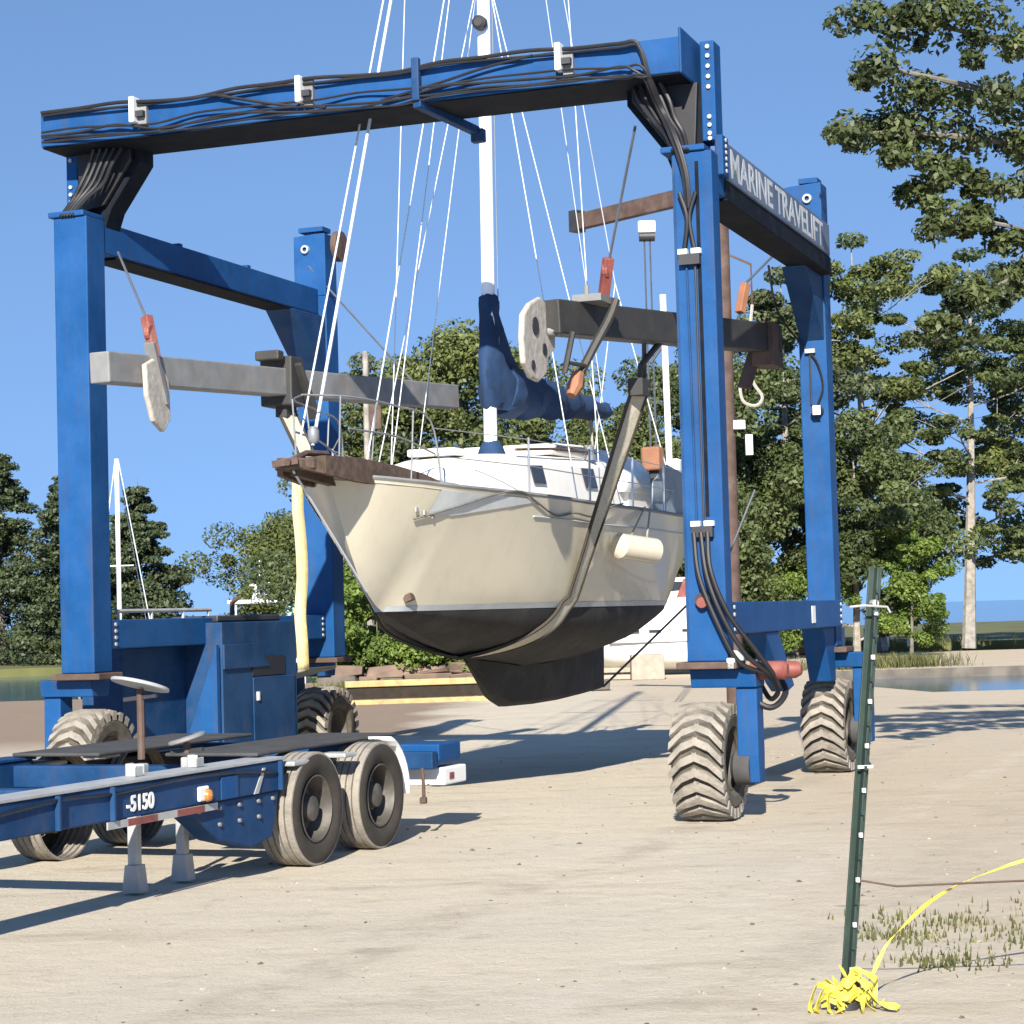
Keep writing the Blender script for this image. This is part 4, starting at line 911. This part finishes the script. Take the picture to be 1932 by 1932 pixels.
MB().tube(cat_rom([(.5,-.1,7.2),(.42,-.1,6.5),(.46,-.1,5.9),(.62,-.1,5.6),(.5,-.1,5.45),(.28,-.1,5.55),(.26,-.1,5.9),(.46,-.1,5.95)],6), .03, 6).build('rope_coil', M['rope'], jc, True)
MB().bar((.5,-.1,7.9),(.12,0,8.1),.04,.04).tube([(.5,-.1,7.9),(.5,-.1,7.15)],.015,5).build('coil_hook', M['rust'], jc)
# ------------------------------------------------------------------ yellow rail, stone wall, block
yr = thing('guard_rail', 'low yellow double rail with a dark gap at the basin edge', 'rail', (-3.95,48.2,0), R(9))
for z in (.03,.47): MB().box(0,3.6,-.09,.09,z-.07,z+.075).build('rail', M['yrail'], yr, False, .015)
MB().box(.05,3.6,-.03,.05,.12,.44).build('timber_face', M['timber'], yr)
for x in (.06,3.4): MB().box(x,x+.1,-.02,.06,0,.44).build('post', M['yrail'], yr)
sw = thing('stone_wall', 'low wall of pinkish and grey stone blocks below the green bush', 'wall', (-4.7,52.5,0), 0)
r = random.Random(12); x = 0
for row in range(3):
    x = -.3*row
    while x < 6.4:
        w = .35+.8*r.random(); h0 = .26
        b = MB(); v = []
        for (sx,sy,sz) in ((0,0,0),(1,0,0),(1,1,0),(0,1,0),(0,0,1),(1,0,1),(1,1,1),(0,1,1)): v.append((x+sx*(w-.03)+(r.random()-.5)*.16, sy*.5+(r.random()-.5)*.2+row*.15, row*h0+sz*(h0-.02)+(r.random()-.5)*.12))
        b.add(v, [(0,3,2,1),(4,5,6,7),(0,1,5,4),(1,2,6,5),(2,3,7,6),(3,0,4,7)]); b.build('stone', M['stone'] if r.random()<.55 else M['stoneg'], sw, False, .03)
        x += w
cb = thing('concrete_block', 'pale concrete block on the ground in front of the white motor boat', 'concrete block', (3.75,60,0), 0)
MB().box(-.48,.46,-.4,.4,0,.72).build('block', M['concrete'], cb, False, .03); MB().tube([(.05,-.3,.7),(.05,-.3,.95)],.03).build('lifting_eye', M['lgrey'], cb)
tbm = thing('timber_stack', 'pale timber planks lying beside the concrete block', 'timber', (2.9,60.3,0), 0)
for k in range(2): MB().box(-.6,.36,-.2,.2,.02+.2*k,.16+.2*k).build('plank', M['concrete'], tbm, False, .02)
pp = thing('utility_pole', 'weathered grey pole with a short crossbar standing behind the bow pulpit', 'pole', (-4.0,58,0), 0)
MB().tube([(0,0,0),(.04,0,9.4)], [.11,.08], 10).build('shaft', M['barkp'], pp, True); MB().bar((-.35,0,8.6),(.5,0,8.55),.10,.12).build('crossbar', M['barkp'], pp); MB().box(.12,.45,-.1,.1,7.2,8.3).build('pole_box', M['rust'], pp, False, .03)
# ------------------------------------------------------------------ background boats
wb = thing('motor_boat', 'large white motor boat hull standing ashore behind the sailing boat keel', 'motor boat', (4.9,64.2,0), R(4))
rows = []
for x, w, zb, zt in ((-2.45,1.22,.30,2.15),(-2.0,1.28,.2,2.18),(-1.0,1.33,.14,2.25),(.2,1.36,.1,2.35),(.8,1.28,.1,2.42),(1.3,1.0,.2,2.5),(1.7,.5,.6,2.56),(1.95,.05,1.3,2.6)):
    sec = [(0,zb),(.45,zb+.12),(.8,zb+.30),(.93,zb+.52),(.98,zb+.9),(1.0,zb+1.3),(1.0,zt)]
    rows.append([(x,-w*a,min(z,zt)) for a, z in reversed(sec)]+[(x,w*a,min(z,zt)) for a, z in sec[1:]])
bb_ = MB().grid(rows); bb_.add(rows[0],[tuple(range(13))]); bb_.add([p for rr_ in rows for p in (rr_[0],rr_[-1])], [(2*i,2*i+1,2*i+3,2*i+2) for i in range(7)])
bb_.build('hull', M['white'], wb, True)
MB().prism([(-.9,2.2),(1.0,2.4),(.7,2.95),(-.5,2.95)], 1, -.85, .85).build('cabin', M['white'], wb, True, .06)
MB().prism([(-.6,2.5),(.7,2.6),(.6,2.82),(-.45,2.82)], 1, -.86, -.852).build('window', M['glass'], wb)
for x in (-1.8,1.2): MB().box(x,x+.12,-.5,.5,0,.35).build('keel_block', M['timber'], wb)
for x0 in (-1.65,-1.0,.0): MB().box(x0,x0+.36,-1.40,-1.1,1.32,1.39).build('vent', M['glass'], wb)
MB().box(-2.2,1.6,-1.39,-1.2,1.02,1.06).build('rub_strip', M['lgrey'], wb)
MB().prism([(-.1,2.3),(.4,2.36),(.45,2.9),(.15,2.9)],1,-1.05,-.95).build('bow_cover', M['red'], wb)
def yacht_bg(loc, rz, label, mh, mx):
    o = thing('moored_sailboat', label, 'sailboat', loc, rz)
    rows = []
    for k, x in enumerate((-3.6,-3,-2,-.5,1.5,3,3.4)):
        w = [.05,.5,.9,1.1,1.1,.8,.6][k]
        rows.append([(x,-w,.95),(x,-w*.85,.4),(x,-w*.3,-.1),(x,w*.3,-.1),(x,w*.85,.4),(x,w,.95)])
    b = MB().grid(rows); b.add([p for rr_ in rows for p in (rr_[0],rr_[5])], [(2*i,2*i+1,2*i+3,2*i+2) for i in range(6)]); b.add(rows[-1],[(0,1,2,3,4,5)])
    b.build('hull', M['white'], o, True)
    MB().prism([(-1.6,.95),(1.4,.95),(1.3,1.4),(-1.2,1.4)],1,-.6,.6).build('cabin', M['white'], o, False, .04)
    MB().tube([(mx,0,1.0),(mx,0,mh)], .075, 8).build('mast', M['alu'], o, True)
    MB().tube([(mx,0,1.9),(mx+2.8,0,1.95)], .13, 8).build('boom_cover', M['navy'], o, True)
    MB().tube([(mx,0,mh),(3.4,0,1.0)], .011, 5).tube([(mx,0,mh),(-3.6,0,1.0)], .011, 5).build('stay', M['whitewire'], o)
    MB().tube([(mx,-.05,mh),(mx+.6,-1.05,1.0)], .016, 5).tube([(mx,.05,mh),(mx+.25,1.05,1.0)], .012, 5).build('shroud', M['whitewire'], o)
    MB().bar((mx,-.5,mh*.55),(mx,.5,mh*.55),.06,.03).build('spreader', M['alu'], o)
    return o
yacht_bg((-12.45,66,-.28), R(82), 'moored sailboat with a single bare white mast in front of the dark conifers', 7.5, .0)
mb = thing('moored_cruiser', 'small white cruiser with pale green awning moored beyond the engine house', 'motor boat', (-8.05,66,-.28), R(3)); mb.scale = (.85,.85,.97)
rows = []
for k, x in enumerate((-2.2,-1.8,-.8,.6,1.7)):
    w = [.1,.6,.9,1.0,.95][k]; rows.append([(x,-w,1.1),(x,-w*.8,.4),(x,-w*.3,-.1),(x,w*.3,-.1),(x,w*.8,.4),(x,w,1.1)])
b = MB().grid(rows); b.add([p for rr_ in rows for p in (rr_[0],rr_[5])], [(2*i,2*i+1,2*i+3,2*i+2) for i in range(4)]); b.add(rows[-1],[(0,1,2,3,4,5)]); b.build('hull', M['white'], mb, True)
MB().prism([(-1.1,1.1),(1.3,1.1),(1.2,2.2),(-.6,2.2)],1,-.7,.7).build('cabin', M['white'], mb, False, .04)
MB().prism([(-.8,1.45),(1.1,1.45),(1.1,1.95),(-.5,1.95)],1,-.72,-.705).build('window', M['glass'], mb)
MB().box(-1.1,1.5,-.85,.85,2.9,3.02).build('hardtop', M['white'], mb, False, .03)
for x in (-.8,1.2): MB().tube([(x,-.7,2.2),(x,-.7,2.9)],.03,6).build('top_post', M['white'], mb)
MB().box(1.0,1.6,-.8,.8,2.2,2.86).build('awning', M['teal'], mb)
MB().prism([(-.25,3.02),(.45,3.02),(.25,3.45),(-.15,3.45)],1,-.12,.12).build('radar_arch', M['white'], mb, False, .03)
MB().box(-.35,.5,-.1,.1,3.46,3.58).build('radar', M['white'], mb, False, .03)
MB().tube([(.05,0,3.58),(.05,0,4.3)],.02,6).build('aerial', M['white'], mb)
# fence of white posts and sign on the right bank
for k in range(4):
    p = thing('white_post', ['tallest white marker post on the far grass bank','white marker post on the far grass bank, second from the right leg','white marker post on the far grass bank, third from the right leg','white marker post on the far grass bank, rightmost'][k], 'post', (14.6+1.1*k,93.5+.7*k,0), 0, 'white posts on the grass bank')
    MB().box(-.07,.07,-.07,.07,.0,.9-.08*k).build('shaft', M['white'], p, False, .02); MB().box(-.09,.09,-.09,.09,.9-.08*k,.96-.08*k).build('cap', M['white'], p)
# ------------------------------------------------------------------ vegetation
def leaves(centers, n, size, rad, seed, flat=.6, tone=None, droop=0):
    """leaf-sized quads in ellipsoidal clumps; returns verts, faces, tone per vertex"""
    g = np.random.default_rng(seed); C_ = np.asarray(centers, float); k = len(C_)
    idx = g.integers(0, k, n); rad_ = np.asarray(rad, float); rad_ = rad_[idx] if rad_.ndim else np.full(n, rad)
    d = g.normal(size=(n,3)); d /= np.linalg.norm(d,axis=1)[:,None]; rr = (.35+.65*g.random(n)**.5)
    p = C_[idx] + d*(rr*rad_)[:,None]*np.array([1,1,flat]); p[:,2] -= droop*g.random(n)
    nrm = d*np.array([1,1,1/flat]) + g.normal(size=(n,3))*.9 + np.array([0,0,.4]); nrm /= np.linalg.norm(nrm,axis=1)[:,None]
    t = np.cross(nrm, g.normal(size=(n,3))); t /= np.linalg.norm(t,axis=1)[:,None]; b = np.cross(nrm,t)
    s = size*(.55+.9*g.random(n))[:,None]
    V = np.stack([p-t*s, p+b*s*.55, p+t*s, p-b*s*.55], 1).reshape(-1,3)
    ct = g.random(k); tn = np.clip(ct[idx]*.7 + g.random(n)*.45, 0, 1)
    return V, np.repeat(tn, 4)
def leafmesh(name, V, tn, mt, parent):
    n = len(V)//4; me = bpy.data.meshes.new(name)
    me.vertices.add(n*4); me.vertices.foreach_set('co', V.ravel().astype(np.float32))
    me.loops.add(n*4); me.loops.foreach_set('vertex_index', np.arange(n*4, dtype=np.int32))
    me.polygons.add(n); me.polygons.foreach_set('loop_start', np.arange(0,n*4,4,dtype=np.int32)); me.polygons.foreach_set('loop_total', np.full(n,4,dtype=np.int32))
    at = me.attributes.new('tone','FLOAT','POINT'); at.data.foreach_set('value', tn.astype(np.float32))
    me.update(calc_edges=True); me.materials.append(mt)
    o = bpy.data.objects.new(name, me); COL.objects.link(o)
    if parent is not None: o.parent = parent
    return o
def tree(name, label, cat, loc, height, spread, mt, seed, n=12000, size=.16, crown0=.25, nl=11, clump=1.0, group=None, limbs_r=.12, flat=.7, gap=1.0, sub=4):
    o = thing(name, label, cat, loc, 0, group); g = np.random.default_rng(seed)
    tr = MB(); bend = g.normal(size=2)*height*.02
    tp = [(bend[0]*(t*2-t*t*.6), bend[1]*t, height*.93*t) for t in (0,.15,.3,.5,.7,.85,1)]
    r0 = limbs_r*height/10
    tr.tube(tp, [r0*1.25,r0,r0*.85,r0*.65,r0*.45,r0*.28,r0*.1], 8)
    cs, rs = [], []
    for k in range(nl):
        t = crown0 + (1-crown0)*(k+.5*g.random())/nl*.93; a = k*2.4+g.random()*.9
        prof = math.sin(math.pi*min(1,(t-crown0)/(1-crown0)*.82+.16))**.75
        ln = spread*prof*(.65+.5*g.random()); x0 = np.array([np.interp(t*height,[p[2] for p in tp],[p[0] for p in tp]), np.interp(t*height,[p[2] for p in tp],[p[1] for p in tp]), t*height*.93])
        e = x0 + np.array([math.cos(a)*ln, math.sin(a)*ln, ln*(.25+.3*g.random())])
        mid = (x0+e)/2 + np.array([0,0,-.06*ln])
        tr.tube([tuple(x0),tuple(mid),tuple(e)], [r0*.4*(1.1-t),r0*.25*(1.1-t),r0*.06], 6)
        for q in range(sub*2):
            f = .4+.68*g.random(); c = x0*(1-f)+e*f + g.normal(size=3)*np.array([.25,.25,.17])*ln*.9
            cs.append(c); rs.append(clump*(.28+.6*g.random()**1.5))
            if q % 2 == 0: tr.tube([tuple(mid), tuple((mid+c)/2+np.array([0,0,.1])), tuple(c)], [r0*.16*(1.1-t),r0*.1*(1.1-t),r0*.03], 5)
    cs.append(np.array([tp[-1][0],tp[-1][1],height*.95])); rs.append(clump*.6)
    tr.build('trunk', M['barkp'] if group == 'tall open trees at the right' else M['bark'], o, True)
    V, tn = leaves(cs, int(n*gap*3.2), size*.52, rs, seed+1, flat)
    leafmesh('crown', V, tn, mt, o)
    return o
def conifer(name, label, cat, loc, height, spread, mt, seed, n=9000, size=.2, group=None):
    o = thing(name, label, cat, loc, 0, group); g = np.random.default_rng(seed)
    tr = MB().tube([(0,0,0),(0,0,height*.5),(0,0,height)], [height*.022,height*.014,.01], 8); cs, rs = [], []
    lv = int(height*2.2)
    for k in range(lv):
        t = .08+.9*k/lv; z = t*height; rad = spread*(1-t)**.8*(.75+.45*g.random())
        for q in range(6):
            a = g.random()*6.28; e = np.array([math.cos(a)*rad, math.sin(a)*rad, z-.12*rad])
            tr.tube([(0,0,z),tuple(e)], [.03*(1.1-t)*height/10,.006], 5)
            for f in (.4,.7,1.0): cs.append(np.array([e[0]*f,e[1]*f,z-.12*rad*f])); rs.append(.18*rad+.28)
    tr.build('trunk', M['bark'], o, True)
    V, tn = leaves(cs, n*3, size*.5, rs, seed+1, .45, droop=.15)
    leafmesh('crown', V, tn, mt, o); return o
# centre tree mass
G1 = 'trees behind the boat'
tree('broadleaf_tree','wide olive green tree directly behind the mast, tallest of the centre trees','tree',(-1.7,73,0),12.1,4.6,M['leaf_oak'],11,20000,.17,.12,16,2.0,G1,.12,.8,1.35)
tree('broadleaf_tree','loose pale tree showing sky through its crown, beside the far left leg','tree',(-5.0,72,0),11.4,2.6,M['leaf_grey'],12,7000,.16,.3,12,.9,G1)
tree('broadleaf_tree','rounded bright green tree under the boom, right of the mast','tree',(2.7,74,0),8.9,3.9,M['leaf_oak'],13,15000,.16,.08,14,1.8,G1,.12,.8,1.35)
tree('broadleaf_tree','dark green tree between the boom end and the near right leg','tree',(6.9,77,0),11.9,4.1,M['leaf_dark'],14,17000,.17,.1,14,1.8,G1,.12,.8,1.35)
tree('broadleaf_tree','low dark tree behind the boat bow and pulpit','tree',(-3.8,66,0),6.7,2.6,M['leaf_dark'],15,11000,.15,.06,12,1.5,G1,.12,.8,1.35)
# right tree group with open crowns
G2 = 'tall open trees at the right'
tree('broadleaf_tree','tall open tree between the two right hoist legs with bare grey branches','tree',(11.0,84,0),16.2,4.2,M['leaf_grey'],21,20000,.19,.16,18,1.15,G2,.14,.55,.8)
tree('broadleaf_tree','tall open tree just right of the far right leg','tree',(15.3,88,0),18.2,4.6,M['leaf_oak'],22,21000,.2,.2,19,1.2,G2,.14,.5,.6)
tree('broadleaf_tree','dense lower tree behind the far right leg','tree',(13.0,80,0),9.5,3.6,M['leaf_dark'],23,17000,.18,.06,14,1.15,G2,.14,.7,1.0)
tree('broadleaf_tree','tree at the right edge with layered flat branches','tree',(19.0,88,0),17.5,5.0,M['leaf_dark'],24,22000,.2,.2,18,1.25,G2,.14,.42,.6)
tree('broadleaf_tree','second layered tree beyond the right edge of the grass bank','tree',(24.5,92,0),16.5,5.0,M['leaf_oak'],25,16000,.2,.2,16,1.4,G2)
tree('broadleaf_tree','dark tree low behind the near right leg','tree',(8.6,80,0),9.0,3.4,M['leaf_dark'],26,16000,.18,.05,14,1.1,G2,.14,.7,1.0)
tree('young_tree','small bright yellow green tree right of the far right leg','tree',(14.7,78,0),5.3,1.3,M['leaf_bright'],27,6500,.13,.1,10,.75)
tree('shrub','bright green shrub seen under the right side between the legs','shrub',(10.6,79,0),3.8,2.3,M['leaf_bright'],28,8000,.13,.02,10,.85)
# bush below the bow
for k, (x,y,h_,s_2,lb_,sd_) in enumerate(((-3.55,54.2,3.6,1.8,'tall bright green bush just right of the far left leg',31),(-1.9,54.0,2.3,1.7,'lower bright green bush above the pink stones under the keel front',32))):
    tree('bush', lb_, 'bush', (x,y,0), h_, s_2, M['leaf_bright'], sd_, 10000, .12, .02, 11, .8, 'bushes above the stone wall', .06)
# left trees on the far shore
G3 = 'conifers on the left shore'
conifer('conifer_tree','dark conifer right behind the white mast of the moored sailboat','tree',(-18.6,104,0),9.3,3.2,M['leaf_con'],41,16000,.22,G3)
conifer('conifer_tree','taller dark conifer left of the white mast','tree',(-22.3,106,0),10.6,3.8,M['leaf_con'],42,15000,.22,G3)
conifer('conifer_tree','dark conifer at the far left edge','tree',(-26.5,108,0),11.5,4.2,M['leaf_con'],43,13000,.22,G3)
conifer('conifer_tree','short slim conifer above the white cruiser','tree',(-12.6,118,0),7.4,2.0,M['leaf_con'],44,6000,.2,G3)
tree('broadleaf_tree','mid green tree behind the white cruiser','tree',(-12.3,112,0),7.6,3.2,M['leaf_oak'],45,16000,.19,.04,16,1.7)
tree('broadleaf_tree','taller mid green tree left of the far left hoist leg','tree',(-9.6,102,0),7.6,2.0,M['leaf_oak'],46,11000,.17,.05,15,1.3)
tree('broadleaf_tree','pale distant tree in the gap left of the white cruiser','tree',(-15.6,150,0),6.2,2.2,M['leaf_grey'],47,4000,.22,.05,9,1.0)
# near branches hanging in from the right
nb = thing('overhanging_tree','near tree whose leafy branches hang in at the upper right','tree',(9.4,24.5,0),0)
g = random.Random(5)
trk = MB().tube([(0,0,0),(-.1,0,3),(.1,-.1,6),(-.2,0,9.5),(-.1,0,13)], [.3,.26,.22,.17,.08], 10)
cs, rs = [], []
def branch(pts, r, every=.35, rad=.34):
    P = cat_rom(pts, 6); trk.tube(P, [r*(1-.9*i/(len(P)-1))+.004 for i in range(len(P))], 6)
    for i, p in enumerate(P):
        if i < len(P)*.30: continue
        for q in range(2):
            cs.append((p.x+(g.random()-.5)*.5, p.y+(g.random()-.5)*.8, p.z+(g.random()-.5)*.32)); rs.append(rad*(.4+.7*g.random()))
branch([(-.1,0,6.2),(-2.2,-1.2,7.2),(-4.2,-2.0,7.55),(-5.55,-2.3,7.8)], .07, rad=.34)
branch([(-.1,0,6.0),(-2.4,-.9,6.9),(-4.6,-1.8,7.1),(-5.6,-2.0,7.1)], .07, rad=.34)
branch([(-.1,0,7.2),(-2.6,-1,7.9),(-4.4,-2,8.2),(-5.4,-2.4,8.3)], .06, rad=.32)
branch([(-.1,0,5.4),(-2.6,-1,6.3),(-4.3,-1.8,6.55),(-5.0,-2.0,6.62)], .05, rad=.2)
branch([(-.1,0,4.9),(-2.4,-1,5.7),(-3.9,-1.7,6.1),(-4.75,-2.0,6.1)], .05, rad=.2)
branch([(-.1,0,4.6),(-2.0,-1,5.6),(-3.5,-1.6,5.6),(-4.3,-1.9,5.25),(-4.8,-2,4.75)], .05, rad=.17)
branch([(-.1,0,6.6),(-1.6,-.6,7.4),(-2.8,-1,7.6)], .06, rad=.4)
branch([(-.1,0,8.2),(-1.9,-.8,8.8),(-3.6,-1.2,9.2)], .06, rad=.4)
branch([(-.1,0,4.4),(-1.4,-.6,5.0),(-2.6,-1,5.2)], .05, rad=.36)
branch([(-.1,0,5.2),(-1.2,-.6,5.9),(-2.4,-1,6.3)], .05, rad=.36)
trk.build('trunk', M['bark'], nb, True)
V, tn = leaves(cs, 34000, .045, rs, 77, .75); leafmesh('crown', V, tn, M['leaf_near'], nb)
# grass and weeds at the lower right
def grass(name, label, spots, n, hgt, seed):
    g = np.random.default_rng(seed); S = np.asarray(spots, float); i = g.integers(0,len(S),n)
    p = np.zeros((n,3)); p[:,:2] = S[i,:2] + g.normal(size=(n,2))*S[i,2:3]
    a = g.random(n)*6.28; h_ = hgt*(.4+.8*g.random(n)); w = .006+.004*g.random(n)
    t = np.stack([np.cos(a),np.sin(a),0*a],1); ln = np.stack([np.cos(a+1.3),np.sin(a+1.3),0*a],1)*(h_*.5*g.random(n))[:,None]
    top = p + ln; top[:,2] += h_; mid = p + ln*.35; mid[:,2] += h_*.55
    V = np.stack([p-t*w[:,None], p+t*w[:,None], mid+t*w[:,None]*.8, top],1).reshape(-1,3)
    o = leafmesh(name, V, np.repeat(g.random(n),4), M['grassm'], None); o['kind'] = 'stuff'; return o
grass('grass', '', [(2.2,12.6,.16),(2.5,13.2,.25),(2.3,11.7,.15),(2.9,12.4,.3),(3.4,13.0,.5)], 900, .05, 6)
grass('bank_grass', '', [(-4.2,52.0,.35),(-3.2,52.1,.35),(-2.2,52.1,.4),(-1.2,52.2,.4),(-.2,52.3,.4),(.7,52.3,.4),(14.5,97,1.2),(16.5,97,1.2),(19,97,1.5),(11.5,65.5,.8),(10,64.6,.7),(12.5,65.5,.7)], 9000, .42, 7)
